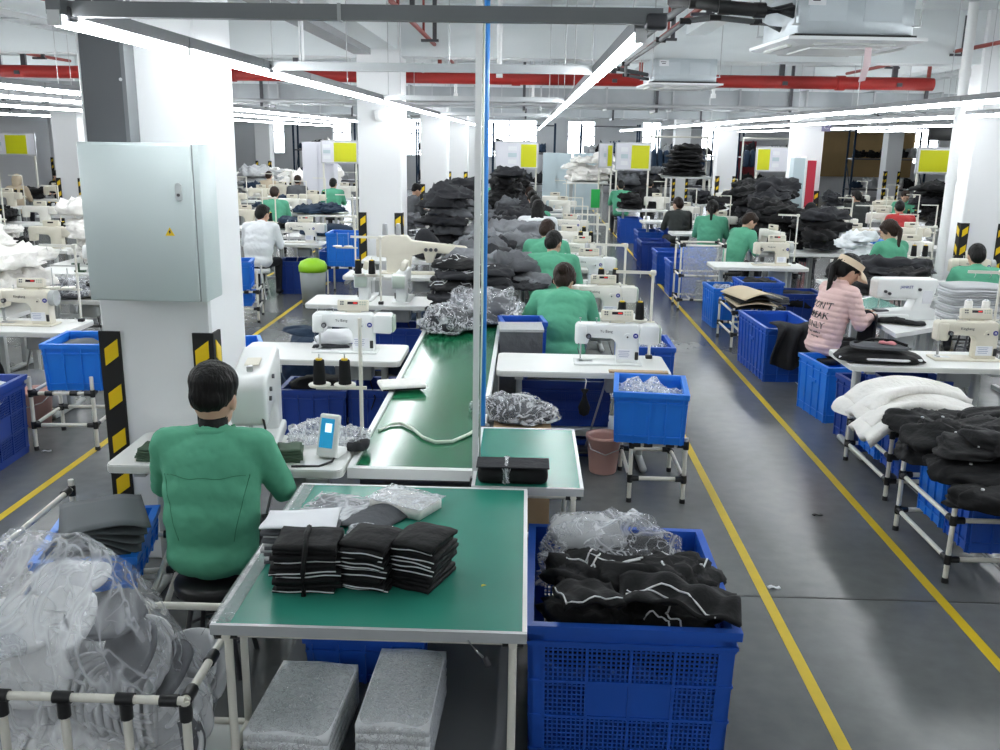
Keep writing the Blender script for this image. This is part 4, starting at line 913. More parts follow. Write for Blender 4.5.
t = thing('bag_of_pads', (-1.52, 2.86, .15), 0, 'huge clear plastic bag stuffed with grey padded pieces in the pipe bin', 'plastic bag'); ob('film', bagm, t)
rnd = random.Random(7); pads = [(-.26, -.10, .10), (-.05, -.14, .08), (-.15, 0, .3), (.15, 0, .3), (.16, -.14, .1), (.32, -.10, .12), (-.3, .1, .2), (.05, .12, .22), (.3, .1, .2)]
PADM = [mat('pad_grey', (.62, .63, .65), .8, bump=.2, bscale=30), mat('pad_dark', (.13, .135, .15), .8, bump=.2, bscale=30), mat('pad_pale', (.86, .87, .88), .8, bump=.2, bscale=30)]
def pad(u, v, w, d, b): r_ = 1; return ((u-.5)*w*(1-.25*abs(2*v-1)**3), (v-.5)*d*(1-.25*abs(2*u-1)**3), b*(4*(u-.5)**2-1))
padme = [sheet_mesh('grey_pad', lambda u, v, b=b: pad(u, v, .26, .21, b), 8, 8, .016, m) for b in (.02, .045) for m in PADM]
for k, (x, y, z) in enumerate(pads):
    for q in range(5):
        o = ob('grey_pad', padme[rnd.choice((0, 0, 1, 3, 2))], t, (x+rnd.uniform(-.03, .03), y+rnd.uniform(-.02, .02)+.018*q, z+.03*q+.02)); o.rotation_euler = (R(rnd.uniform(35, 80)), R(rnd.uniform(-20, 20)), R(rnd.uniform(-40, 40)))
for k in range(13):
    o = ob('grey_pad', padme[rnd.choice((0, 3))], t, (.02+.022*k, -.06+.01*sin(k), .36-.006*k)); o.rotation_euler = (R(85), 0, R(62+3*k))
for x, y, z, rx, rz, i in [(-.16, -.10, .62, 40, 20, 2), (.0, -.08, .64, 50, -30, 2), (-.22, -.06, .5, 60, 10, 2), (.1, 0, .62, 20, 40, 1), (-.06, .1, .70, 10, 0, 0), (-.1, -.16, .46, 65, 5, 2), (.2, -.06, .52, 55, -40, 1), (-.32, -.12, .4, 70, 20, 0), (.3, 0, .40, 50, -60, 1)]:
    o = ob('grey_pad', padme[i], t, (x, y, z)); o.rotation_euler = (R(rx), 0, R(rz))
kn = MB().tube([(-.30, -.14, .64), (-.26, -.16, .67), (-.33, -.18, .70), (-.38, -.15, .66)], [.03, .018, .025, .012], 8).build('knot', FILM3, t)
ob('gathered_mouth', sheet_mesh('gathered_mouth', lambda u, v: (-.29+.20*v*cos(2*pi*u), -.15-.03*v+.17*v*sin(2*pi*u)*.6, .655-.10*v*v+.02*sin(22*u)*v), 40, 6, .0015, FILM3), t)
MB().box((0, 0, 0), (.12, .002, .06)).build('packing_slip', PAPER, t, (.34, -.30, .22))
# crate with curling dark sheets on a pipe shelf behind the bag
stand((-1.98, 4.0, 0), R(12), .56, .72, .36, (.36, .16), 'ivory pipe stand under the crate of curling dark sheets by the seated man')
crate((-1.98, 4.0, .375), R(12), .42, .58, .17, BLUEL, 'shallow bright blue crate of curling dark grey sheets by the seated man')
GS = mat('slate_sheet', (.095, .108, .115), .7, var=.1, vscale=6)
for k in range(9):
    def fn(u, v, k=k): x = (u-.5)*.36; return (x+.006*k, (v-.5)*.42-.012*k, .02*k*.7+.05*sin(pi*min(1, u*1.1))*(1-.3*v)+.012*sin(7*u+k))
    o = ob('fabric_sheet', sheet_mesh('fabric_sheet', fn, 14, 6, .006, GS), None, (-1.99, 3.97, .40+.018*k), R(12+2*k)); tag(o, '%s curling slate grey sheet in the shallow crate by the man' % ['lowest', 'second lowest', 'third lowest', 'fourth from the bottom', 'middle', 'fourth from the top', 'third from the top', 'second from the top', 'topmost'][k], 'fabric', 'curling sheets in the shallow crate')
t = pipe_frame('pipe_rail', (0, 0, 0), 0, [((-2.32, 3.5, .55), (-2.36, 4.52, .55)), ((-2.36, 4.52, .012), (-2.36, 4.52, .60)), ((-2.32, 3.5, .012), (-2.32, 3.5, .55))], 'sloping ivory pipe rail past the crate of curling sheets', 'rail', joints=[((-2.36, 4.46, .55), (0, 1, 0)), ((-2.32, 3.56, .55), (0, 1, 0)), ((-2.36, 4.52, .54), (0, 0, 1))])
# ------------------------------------------------------------------ the seated man and his station
put(ST_B, (-1.37, 3.80, 0), 0, 'black round stool under the man beside the front column', None, (1.05, 1.05, .98))
man, mj, mo = person((-1.37, 3.80, 0), R(2), 'man in a green work jacket seated with his back turned, sewing beside the front column', JGREEN, 12, -6, 14, ((-.16, .42, .86), (.17, .40, .86)), style='man', broad=1.12, hs=1.2, tall=1.10, seat=.44, voxel=.010, inner=BLK)
trims(mo, mj, [[(-.17+.34*k/16, 0, .93+.004*sin(k)) for k in range(17)]], .0022, mat('seam_green', (.03, .19, .10), .8), .0, (0, 1, 0), 1, 'yoke_seam')
trims(mo, mj, [[(s_*(.185-.005*k), 0, .93-.022*k) for k in range(14)] for s_ in (-1, 1)], .002, MATS['seam_green'], .0, (0, 1, 0), 1, 'back_seam')
ob('jacket_collar', sheet_mesh('jacket_collar', lambda u, v: ((.100-.012*v)*sin((u-.5)*4.6), .118-(.100-.012*v)*cos((u-.5)*4.6), 1.068+.05*v-.02*abs(2*u-1)), 20, 4, .014, JGREEN), man)
put(T_STD, (-1.47, 4.55, 0), 0, 'cream sewing table in front of the seated man beside the front column', None, (.94, .92, 1.02))
pm = thing('bartack_machine', (-1.38, 4.62, .777), R(-90+8), 'big white pattern sewing machine in front of the man with the green jacket', 'sewing machine')
ext_xz(MB(), [(-.30, .20), (-.30, .40), (-.26, .45), (-.10, .46), (.16, .50), (.26, .48), (.28, .40), (.28, .0), (.1, .0), (.08, .16), (.04, .22), (-.06, .25), (-.16, .24), (-.19, .20)], -.09, .09, .022, 0, 3).build('body', MWHITE2, pm).rotation_euler.z = R(180)
MB().rbox((0, 0, .03), (.56, .22, .07), .015).build('bed', MWHITE2, pm)
for x in (.27, .24): MB().cyl((x, 0, .21), (x, 0, .09), .007, n=6).build('needle_bar', STEEL, pm)
MB().tube([(.28, .06, .26), (.33, .08, .2), (.30, .06, .1), (.2, .1, .08)], .006, 6).build('cable', BLACKP, pm)
for q in ((.22, .095, .37), (.25, .095, .33), (.12, .095, .41)): MB().cyl(q, (q[0], q[1]+.012, q[2]), .012, n=10).build('thread_dial', DSTEEL, pm)
MB().rbox((.2, .0, .47), (.03, .03, .03), .006).build('top_knob', STEEL, pm); MB().box((.05, 0, .483), (.12, .07, .004), 0, Matrix.Rotation(R(4), 4, 'Y')).build('name_plate', MOLD, pm)
MB().rbox((.30, .0, .13), (.06, .12, .05), .01).build('work_clamp', STEEL, pm)
t = thing('control_tablet', (-.98, 4.47, .778), R(-18), 'grey touch-screen control tablet with blue screen on the man\'s table', 'control tablet')
Mt = Matrix.Translation((0, 0, .115)) @ Matrix.Rotation(R(-16), 4, 'X')
MB().rbox((0, 0, 0), (.115, .03, .22), .012, 0, 2, Mt).build('case', TABLEW, t); sc_ = MB().box((-.004, -.0165, .012), (.075, .003, .15), 0, Mt).build('screen', SCREEN, t); MB().box((.004, -.0188, .04), (.036, .001, .045), 0, Mt).build('screen_window', mat('screen_pale', (.5, .75, .85), .2, emit=(.6, .85, .95, .6)), sc_)
MB().rbox((0, .03, .02), (.12, .11, .04), .012).build('foot', TABLEW, t); MB().tube([(.04, 0, .02), (.06, -.08, .01), (.02, -.14, .0), (-.1, -.2, .004)], .006, 6).build('cable', BLACKP, t)
for x, y, z, a, lab in [(-1.17, 4.43, .778, 10, 'right-hand stack of olive foam pieces near the control tablet'), (-1.86, 4.40, .778, -4, 'stack of olive foam pieces on the table end by the striped column guard')]:
    sheet_stack((x, y, z), R(a), 5, .12, .13, .013, OLIVE, lab, 'foam stack', 'foam_stack', 'foam_piece', int(x*-100), .006, 4)
garment((-1.12, 4.70, .778), R(20), (.24, .2, .16), 71, FILM3, 'crumpled clear plastic bag behind the control tablet', 'plastic bag', 'plastic_bag', 4, amp=.24, freq=5); garment((-.93, 4.70, .778), R(-30), (.2, .18, .14), 72, FILM3, 'second crumpled plastic bag between the tablet and the thread stand', 'plastic bag', 'plastic_bag', 4, amp=.24, freq=5)
garment((-.86, 4.62, .778), R(10), (.12, .14, .07), 73, CHAR, 'small dark fabric offcuts at the foot of the thread stand on the man\'s table', 'fabric', 'fabric_offcut', 3)
ms = put(S_STD, (-.87, 4.80, .778), R(4), 'thread stand with two black cones on the seated man\'s table')
for c in list(ms.children):
    if c.name.split('.')[0] in ('guide_arm', 'thread_hook', 'clamp'): bpy.data.objects.remove(c)
for k in (0, 1): put(C_BLK, (-.955-.135*k, 4.795-.009*k, 1.081), 0, 'black thread cone on the stand at the seated man\'s table', 'thread cones')
t = thing('switch_box', (-1.0, 4.24, .60), 0, 'white switch box with red and green buttons under the man\'s table edge', 'switch box'); MB().rbox((0, 0, .04), (.2, .06, .07), .006).build('box', TABLEW, t)
for x, m in ((-.04, RED), (.03, GREENP)): MB().cyl((x, -.03, .04), (x, -.036, .04), .014, n=10).build('button', m, t)
MB().box((0, .02, .10), (.1, .02, .08)).build('bracket', STEEL, t)
t = thing('white_pad', (-.80, 5.9, .768), R(18), 'white folded padded panel lying on the edge of the green belt', 'pad'); MB().rbox((0, 0, .02), (.3, .2, .035), .015, 0, 2).build('panel', WCLOTH, t); MB().box((0, -.1, .012), (.28, .006, .01)).build('dark_edge', BLK, t)

# ------------------------------------------------------------------ stations of the green-belt line
station(-1.54, 6.93, 0, 'beside the green belt just past the front column', .18, M_COOL, None, False)
station(.43, 6.73, 0, 'at the empty seat behind the bright blue crate', .2, M_COOL, C_BLK, True, .52)
t = thing('plywood_strip', (.82, 6.47, .761), 0, 'thin bare plywood strip on the table edge behind the bright blue crate', 'board'); MB().box((0, 0, .006), (.42, .06, .012)).build('board', ORANGE, t); MB().cyl((.18, 0, .012), (.18, 0, .016), .006, n=8).build('screw', STEEL, t)
WHO = ['of the nearest brown-haired worker in the belt row', 'of the black-haired worker second in the belt row', 'of the third green worker in the belt row', 'of the white-jacketed worker in the belt row']
RY = [8.55, 10.70, 12.12, 15.72]
for k, y in enumerate(RY): station(.43, y, 0, WHO[k], .24, (M_STD, M_COOL, M_STD, M_STD)[k], C_BLK if k % 2 == 0 else C_GRY, True, .5, far=k > 2)
stl = ['white stool under the brown-haired worker nearest in the belt row', 'stool under the black-haired second worker of the belt row', 'stool under the third green worker of the belt row', 'stool under the white-jacketed worker of the belt row']
for k, y in enumerate(RY): put(ST_W, (.30, y-.52, 0), 0, stl[k])
person((.32, 8.02, 0), R(-4), 'brown-haired worker in green jacket bent over her machine, nearest in the belt row', JGREEN, 40, -10, 30, hair=HAIRB, style='bun', voxel=.011, broad=1.2, tall=1.14, hands=((-.2, .42, .82), (.14, .44, .82)))
person((.27, 10.17, 0), R(-6), 'black-haired worker in green jacket, second in the belt row', JGREEN, 26, -20, 30, style='short', voxel=.012, broad=1.28, tall=1.2)
person((.24, 11.60, 0), R(-4), 'dark-haired worker in green jacket, third in the belt row, half hidden', JGREEN, 24, -25, 25, hair=HAIRB, style='short', voxel=.013, broad=1.2, tall=1.2)
person((.16, 15.20, 0), R(-4), 'worker in a white jacket with black hair, fourth in the belt row', WJACK, 24, -5, 25, style='long', voxel=.013, broad=1.4, tall=1.2)
# crate stand at the end of station one on the aisle
stand((.91, 6.22, 0), 0, .36, .62, .43, (.41, .17), 'ivory pipe stand under the bright blue crate beside the aisle line')
crate((.86, 6.10, .43), R(-6), .46, .50, .35, BLUEL, 'bright blue crate holding plastic bags on the pipe stand beside the aisle line')
garment((.80, 6.12, .66), R(10), (.34, .36, .16), 81, FILM3, 'plastic bags piled in the bright blue crate beside the aisle', 'plastic bag', 'plastic_bag', 4, amp=.24, freq=5); garment((.98, 6.06, .68), R(70), (.16, .2, .12), 82, FILM3, 'small plastic bag in the corner of the bright blue crate beside the aisle', 'plastic bag', 'plastic_bag', 3, amp=.24, freq=5)
for z, lab in ((.24, 'deep blue mesh crate on the low shelf under the empty sewing table'),):
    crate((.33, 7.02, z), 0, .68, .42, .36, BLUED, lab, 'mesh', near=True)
t = thing('low_bench', (.30, 6.98, 0), 0, 'low white bench carrying the deep blue mesh crate under the table', 'bench'); MB().box((0, 0, .215), (.86, .36, .03)).build('plank', TABLEW, t)
for s_ in (-1, 1): MB().box((s_*.36, 0, .1), (.04, .3, .2)).build('leg', LEGG, t)
crate((.33, 6.95, .0), 0, .5, .28, .14, BLUED, 'small deep blue tray on the floor under the low bench')
garment((.28, 7.0, .46), 0, (.54, .3, .16), 83, CHAR, 'dark garments in the deep blue mesh crate under the empty table', 'garment', 'dark_garment', 3)
t = thing('bucket', (.60, 6.50, 0), 0, 'pale pink bucket under the empty sewing table', 'bucket'); MB().lathe([(.0, .0), (.095, 0), (.10, .01), (.125, .26), (.135, .265), (.135, .285), (.118, .285), (.11, .25), (.09, .02), (0, .02)], (0, 0, 0), 20).build('pail', PINKB, t); MB().tube([(-.13, 0, .26), (-.1, -.1, .2), (0, -.14, .17), (.1, -.1, .2), (.13, 0, .26)], .004, 5).build('handle', STEEL, t)
t = thing('hanging_pouch', (.44, 6.42, .44), 0, 'black pouch tied under the edge of the empty sewing table', 'pouch'); MB().lathe([(0, 0), (.035, .02), (.045, .07), (.02, .13), (.012, .17), (.03, .2), (0, .205)], (0, 0, 0), 12).build('pouch_body', BLK, t); MB().tube([(0, 0, .2), (.01, .02, .26), (.0, .03, .28)], .004, 5).build('tie_cord', TRIMW, t)
crate((1.0, 7.62, .25), 0, .42, .5, .50, BLUEC, 'tall blue crate with plastic film behind the empty sewing table'); stand((1.0, 7.62, 0), 0, .4, .46, .22, (.22,), 'low pipe stand under the tall blue crate behind the empty table', over=0); garment((1.0, 7.6, .62), 0, (.36, .42, .22), 84, FILM3, 'plastic film filling the tall blue crate behind the empty table', 'plastic bag', 'plastic_bag', 3, amp=.22, freq=5)
# box and bag between the poles and the belt row
t = thing('cardboard_box', (.0, 5.35, 0), 0, 'brown cardboard box carrying a bagged garment by the blue pole', 'box'); MB().box((0, 0, .36), (.34, .4, .72)).build('carton', CARD, t); MB().box((0, -.201, .5), (.06, .003, .44)).build('tape', MANILA, t)
t = thing('bagged_garment', (-.04, 5.42, .721), R(-24), 'dark garment in a clear bag lying by the blue pole', 'garment'); ob('cloth', crumple_mesh('cloth', (.46, .30, .15), 91, CHAR, 4, .8, .12), t); ob('film', crumple_mesh('film', (.54, .35, .18), 92, FILM, 5, .8, .16, 5), t)
# jackets heaped on the belt
t = thing('bagged_garments', (-.38, 8.35, .752), R(5), 'big clear plastic bag of grey jackets lying on the green belt by the brown-haired worker', 'plastic bag')
ob('cloth', crumple_mesh('cloth', (.62, .72, .34), 93, GREYC, 4, .8, .15, 4), t); ob('film', crumple_mesh('film', (.70, .80, .40), 94, FILM, 5, .8, .16, 4.6), t)
t = thing('bagged_garments', (-.64, 7.85, .752), R(-40), 'clear plastic bag of dark jackets on the belt next to the left-hand tables', 'plastic bag'); ob('cloth', crumple_mesh('cloth', (.36, .5, .30), 95, CHAR, 4, .8, .15, 4), t); ob('film', crumple_mesh('film', (.42, .56, .34), 96, FILM, 5, .8, .16, 4.6), t)
rnd = random.Random(4); gl = 'charcoal jacket with white piping heaped on the green belt'
for i in range(9): garment((-.70+rnd.uniform(-.03, .03), 8.75+.12*i, .752+.10*(i if i < 4 else 8-i)*.9), R(rnd.uniform(-20, 20)+90), (.52, .42, .13), 100+i, (BLK, CHAR)[i % 2], gl, 'garment', 'trimmed_jacket', 4, 5, 'trimmed jackets on the belt', freq=4)
for i in range(7): garment((-.40+rnd.uniform(-.05, .05), 9.15+.12*i, .76+.08*(i if i < 4 else 6-i)), R(rnd.uniform(-40, 40)), (.5, .4, .15), 120+i, CHAR, gl, 'garment', 'trimmed_jacket', 4, 4, 'trimmed jackets on the belt', freq=4)
PILE = {}
import zlib
def pile_mesh(m, k):
    if (m.name, k) not in PILE: PILE[(m.name, k)] = crumple_mesh('soft_garment', (.6, .5, .2), 300+k*3+zlib.crc32(m.name.encode()) % 7, m, 4, .75, .2, 4.5, lump=.35)
    return PILE[(m.name, k)]
CNAME = {BLK: 'black', CHAR: 'charcoal', GREYC: 'grey', LGREYC: 'pale grey', MGREY: 'mid grey', WCLOTH: 'white', WJACK: 'bluish white', NAVY: 'navy'}
def heap(x0, x1, y0, y1, z, n, ms, label, group, s=(.8, 1.2), hh=.4, seed=1, name='loose_garment', cat='garment', prop=None):
    """layers of garments, each layer smaller than the one under it"""
    r = random.Random(seed); k = (s[0]+s[1])/2; nx = max(1, round((x1-x0)/(.42*k))); ny = max(1, round((y1-y0)/(.38*k))); left = n; L_ = 0
    if prop:
        t = thing('low_table', ((x0+x1)/2, (y0+y1)/2, 0), 0, prop, 'table'); MB().box((0, 0, z-.025), (x1-x0+.3, y1-y0+.3, .04)).build('table_top', TABLEW, t)
        for sx in (-1, 1):
            for sy in (-1, 1): MB().box((sx*(x1-x0)/2, sy*(y1-y0)/2, (z-.045)/2), (.05, .05, z-.045)).build('leg', LEGG, t)
    while left > 0 and z+L_*.15*k < z+hh+.3:
        cells = [(i, j) for i in range(nx) for j in range(ny)]; r.shuffle(cells)
        for i, j in cells[:max(2, int(len(cells)*(1-.16*L_)))]:
            if left <= 0: break
            left -= 1; m = r.choice(ms); sc_ = r.uniform(*s); sh = .5 if L_ % 2 else 0; fx = min(1, (i+.5+sh*.6+r.uniform(-.3, .3))/nx); fy = min(1, (j+.5+r.uniform(-.3, .3))/ny)
            o = ob(name, pile_mesh(m, r.randrange(5)), None, (x0+(x1-x0)*fx, y0+(y1-y0)*fy, z+L_*.14*k+r.uniform(0, .03)), r.uniform(0, 6.28)); o.scale = (sc_*r.uniform(.9, 1.3), sc_, sc_*r.uniform(.9, 1.5)); o.rotation_euler.x = r.uniform(-.15, .15); tag(o, (CNAME.get(m, '')+' '+label).strip(), cat, group)
        L_ += 1
heap(-.75, -.12, 10.2, 14, .76, 34, [GREYC, CHAR, GREYC, MGREY], 'jacket in the long heap on the green belt', 'grey jackets on the belt', hh=.45, seed=2, name='grey_jacket')
heap(-.75, .1, 14, 19.5, .76, 36, [GREYC, CHAR, BLK, GREYC], 'jacket in the far heap on the green belt', 'far jackets on the belt', hh=.65, seed=3, name='grey_jacket')
heap(-.15, .15, 9.4, 16, .78, 16, [GREYC, CHAR, MGREY], 'jacket lying on a table end along the belt row', 'jackets on belt-row table ends', s=(.5, .8), hh=.2, seed=5, name='grey_jacket')
# left side of the belt
station(-1.54, 9.25, 0, 'second on the left of the belt, its machine end-on', .15, None, C_BLK, True, .12, sy=-.22)
put(M_COOL, (-1.24, 9.35, .76), R(-90), 'white sewing machine seen end-on at the second table left of the belt'); put(M_COOL, (-1.62, 9.4, .76), R(-90), 'white sewing machine beside the end-on one at the second table left of the belt')
station(-1.54, 11.15, 0, 'third on the left of the belt by the second column', .1, None, None, True, -.55)
lm = thing('long_arm_machine', (-1.18, 11.2, .76), 0, 'aged long-arm sewing machine near the second column', 'sewing machine')
ext_xz(MB(), [(-.62, .2), (-.62, .42), (-.5, .46), (-.25, .46), (-.2, .40), (.45, .34), (.5, .28), (.5, .24), (.1, .26), (.06, .14), (-.02, .14), (-.05, .26), (-.2, .22), (-.22, 0), (-.5, 0), (-.5, .2)], -.07, .07, .015).build('body', MOLD, lm); MB().rbox((-.12, 0, .01), (.9, .18, .02), .006, 0, 1).build('bed', MOLD, lm); MB().cyl((.02, 0, .15), (.02, 0, .03), .008, n=6).build('needle_bar', STEEL, lm)
for x in (-.02, .04, .1): MB().cyl((x, -.07, .3), (x, -.09, .3), .022, n=12).build('thread_dial', DSTEEL, lm)
for x in (-.52, -.36): put(C_GRY, (-1.18+x, 11.2, 1.222), 0, 'grey thread cone standing on the aged long-arm machine', 'thread cones')
lpar = 'navy fabric piece heaped around the tables left of the belt'
for i, (x, y, z, s_) in enumerate([(-2.0, 8.35, .0, (.45, .5, .9)), (-2.2, 7.55, .0, (.4, .5, .85)), (-.85, 7.05, .55, (.24, .5, .26)), (-1.95, 10.1, .0, (.5, .6, .75)), (-1.25, 10.4, .0, (.4, .4, .8)), (-1.75, 7.35, .8, (.5, .2, .1))]): garment((x, y, z), R(30*i), s_, 140+i, NAVY, lpar, 'fabric', 'navy_fabric', 4, 0, 'navy fabric left of the belt', freq=3, stretch=(1, 1, .4))
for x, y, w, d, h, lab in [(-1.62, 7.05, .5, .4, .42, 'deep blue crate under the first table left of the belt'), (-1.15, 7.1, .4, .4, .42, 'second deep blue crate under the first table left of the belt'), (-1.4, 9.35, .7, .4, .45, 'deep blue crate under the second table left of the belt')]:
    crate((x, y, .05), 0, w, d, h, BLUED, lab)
crate((-2.45, 7.75, .25), R(20), .36, .55, .38, BLUEL, 'bright blue crate beside the navy fabric on the left aisle'); stand((-2.45, 7.75, 0), R(20), .34, .5, .23, (.22,), 'pipe stand under the bright blue crate on the left aisle', over=.15)
garment((-1.62, 7.05, .4), 0, (.42, .34, .22), 150, BLK, 'black garments in the crate under the first table left of the belt', 'garment', 'dark_garment', 3); garment((-1.5, 7.16, .765), R(20), (.36, .18, .14), 151, PAPER, 'crumpled white tissue behind the first machine left of the belt', 'tissue', 'tissue_paper', 3, amp=.2, freq=5)
garment((-1.50, 7.02, .765), R(0), (.3, .1, .05), 152, CHAR, 'dark cloth strip under the needle of the first machine left of the belt', 'fabric', 'fabric_offcut', 3)
t = thing('swing_bin', (-3.05, 13.2, 0), 0, 'grey rubbish bin with a lime green lid by the second column', 'bin'); MB().lathe([(0, 0), (.16, 0), (.19, .5), (0, .5)], (0, 0, 0), 18).build('body', BINGREY, t); MB().lathe([(.2, .48), (.205, .56), (.17, .62), (.08, .66), (0, .66)], (0, 0, 0), 18).build('lid', LIME, t)
# ------------------------------------------------------------------ right of the aisle: trolleys, crates, black garments
def trolley(x, y0, y1, w, h, label):
    return stand((x+w/2, (y0+y1)/2, 0), 0, w, y1-y0, h, (.14, h*.62, h-.03), label, False, over=.03, name='pipe_trolley')
trolley(2.38, 4.83, 5.55, .55, .60, 'ivory pipe trolley under the black coats nearest the yellow line')
trolley(2.50, 6.06, 6.88, .50, .50, 'ivory pipe trolley under the white fleece cloth')
crate((2.68, 5.36, .17), 0, .40, .34, .42, BLUEL, 'bright blue crate on the trolley below the black coats'); crate((2.68, 5.0, .17), 0, .40, .30, .42, BLUEC, 'mid blue crate behind the corner post of the coat trolley')
crate((2.78, 6.25, .15), 0, .40, .36, .34, BLUEC, 'mid blue crate on the fleece trolley'); crate((2.76, 6.65, .15), 0, .40, .36, .34, BLUEL, 'bright blue crate on the fleece trolley')
crate((2.86, 7.35, 0), R(6), .44, .5, .52, BLUED, 'deep blue crate on the floor beside the fleece trolley'); crate((2.78, 8.15, 0), R(8), .40, .58, .50, BLUEL, 'bright blue crate on the floor below the pink-jacketed worker', 'solid')
WFL = ['thick white fleece fold draped over the trolley, topmost layer', 'white fleece fold under the topmost one on the trolley', 'lowest white fleece fold hanging over the trolley edge']
for k in (2, 1, 0):
    o = ob('white_fleece', sheet_mesh('white_fleece', lambda u, v, k=k: (-.34+.86*u+.10*v-.05*k, -.28+.42*v-.05*k+.62*u*u*0+.05*sin(3*u), .10-.045*k+.085*sin(pi*min(1, .08+u*.95))**.7-.30*max(0, .16-u)**.9+.02*sin(9*v+4*u)-.10*max(0, v-.7)), 26, 14, .05, WCLOTH), None, (2.56, 6.42-.16*k, .54), R(22-6*k)); tag(o, WFL[k], 'fabric', 'white fleece on the trolley')
garment((2.45, 6.35, .52), R(40), (.42, .5, .2), 160, WCLOTH, 'rounded end of the white fleece on the trolley', 'fabric', 'fleece_roll', 4, amp=.05, freq=2, lump=.1)
coats = [(2.62, 5.75, .60, (.62, .36, .16), 25, 'black padded coat tucked against the white fleece'), (2.42, 5.40, .58, (.62, .30, .14), 62, 'long black coat sleeve drooping toward the yellow line'), (2.75, 5.30, .62, (1.0, .50, .18), 12, 'black padded coat lying across the middle of the trolley'), (2.72, 4.85, .60, (1.0, .52, .18), -8, 'black padded coat at the near end of the trolley'),
         (2.95, 5.05, .74, (1.0, .46, .14), 8, 'black coat topping the others on the trolley'), (2.66, 5.06, .72, (.8, .34, .12), 30, 'narrow black coat folded over the trolley pile'), (3.15, 5.65, .66, (.9, .44, .16), 18, 'black coat at the back of the trolley pile'), (2.60, 4.50, .56, (.8, .34, .16), -20, 'black coat hem hanging off the trolley end')]
for i, (x, y, z, s_, a_, lab) in enumerate(coats):
    me = crumple_mesh('cloth', s_, 170+i, BLK, 5, .6, .13, 3.6, aniso=.3, lump=.25)
    t = thing('black_coat', (x, y, z), R(a_), lab, 'coat', 'black coats on the trolley'); ob('cloth', me, t); bvh = BVHTree.FromPolygons([v.co.copy() for v in me.vertices], [list(p.vertices) for p in me.polygons])
    for k in range(3):
        h = bvh.ray_cast(Vector((-s_[0]*.3+s_[0]*.28*k, -s_[1]*.2, 2)), Vector((0, 0, -1)))
        if h[0]: MB().cyl(h[0], h[0]+Vector((0, 0, .008)), .009, n=8).build('stud', TRIMW, t)
t = thing('black_coat', (2.40, 4.50, .20), R(10), 'flap of a black coat hanging down past the trolley rail', 'coat', 'black coats on the trolley'); ob('cloth', sheet_mesh('cloth', lambda u, v: (.10+.5*u, -.10+.10*v+.04*sin(6*u)-.05*(1-v), .46-.38*(1-v)*(1-.4*abs(2*u-1))+.02*sin(9*u)), 16, 12, .03, BLK), t)
# bag with grey back panel on the cream table
station(3.08, 7.12, 0, 'carrying the black and grey bag', .34, M_OLD, C_WHT, True, .62)
t = thing('backpack_panel', (2.72, 7.05, .762), R(-10), 'black and grey bag back panel lying on the cream table', 'bag')
ob('shell', crumple_mesh('shell', (.62, .38, .11), 180, BLK, 4, .65, .05, 3), t); MB().prism(poly_round(.42, .22, .08, 6), .10, .118).build('grey_panel', GREYC, t); MB().tube([(-.18, .02, .12), (-.05, .05, .15), (.1, .03, .15), (.2, -.02, .125)], .012, 6).build('strap', BLK, t); ob('pink_scrap', crumple_mesh('pink_scrap', (.13, .08, .04), 181, mat('pink_print', (.75, .30, .32), .7, var=.3, vscale=30), 3, .8, .2), t, (.07, .03, .118)); MB().tube([(-.3, -.12, .03), (-.1, -.19, .04), (.15, -.18, .04), (.3, -.08, .03)], .010, 6).build('piping', TRIMW, t)
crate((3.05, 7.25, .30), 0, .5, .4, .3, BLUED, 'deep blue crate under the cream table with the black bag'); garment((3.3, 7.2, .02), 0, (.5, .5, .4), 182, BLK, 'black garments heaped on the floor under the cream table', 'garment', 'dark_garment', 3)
# pink-jacketed worker
t = thing('sewing_table', (3.50, 9.0, 0), 0, 'grey-white L-shaped machine table in front of the pink-jacketed worker', 'table')
MB().prism([(-.28, -1.0), (.27, -.62), (.27, 1.1), (-.22, .6)], .74, .78).build('table_top', TABLEW, t); MB().prism([(-.20, .15), (.26, .15), (.26, 1.0), (-.16, .58)], .781, .785).build('green_mat', GREENT, t)
for x, y in ((-.15, -.6), (.2, -.4), (.2, .85), (-.12, .5)): MB().box((x, y, .37), (.06, .06, .74)).build('leg', LEGG, t)
MB().rbox((-.05, -.5, .64), (.2, .2, .14), .01).build('control_box', TABLEW, t)
bm_ = thing('bartack_machine', (3.52, 8.72, .782), R(3), 'white bartack machine in front of the pink-jacketed worker', 'sewing machine')
ext_xz(MB(), [(-.28, .2), (-.28, .36), (-.26, .385), (.28, .385), (.30, .36), (.24, .12), (.30, .10), (.30, .0), (-.30, .0), (-.30, .07), (-.1, .09), (.06, .1), (.10, .2), (-.2, .2)], -.085, .085, .018, 0, 3).build('body', MWHITE2, bm_)
MB().rbox((-.14, 0, .03), (.36, .24, .06), .015).build('bed', MWHITE2, bm_); MB().cyl((-.22, -.02, .2), (-.22, -.02, .08), .006, n=6).build('needle_bar', STEEL, bm_); MB().rbox((-.2, -.03, .085), (.12, .1, .02), .005).build('work_clamp', DSTEEL, bm_)
for x, z in ((-.2, .27), (-.16, .25), (.12, .29)): MB().cyl((x, -.086, z), (x, -.105, z), .014, n=10).build('thread_dial', DSTEEL, bm_)
MB().box((.2, -.087, .22), (.09, .003, .12)).build('paper_label', PAPER, bm_); text_mesh('brand_lettering', 'JANKET', .035, BADGE, bm_, Matrix.Translation((.0, -.0865, .31)) @ FACE_FRONT)
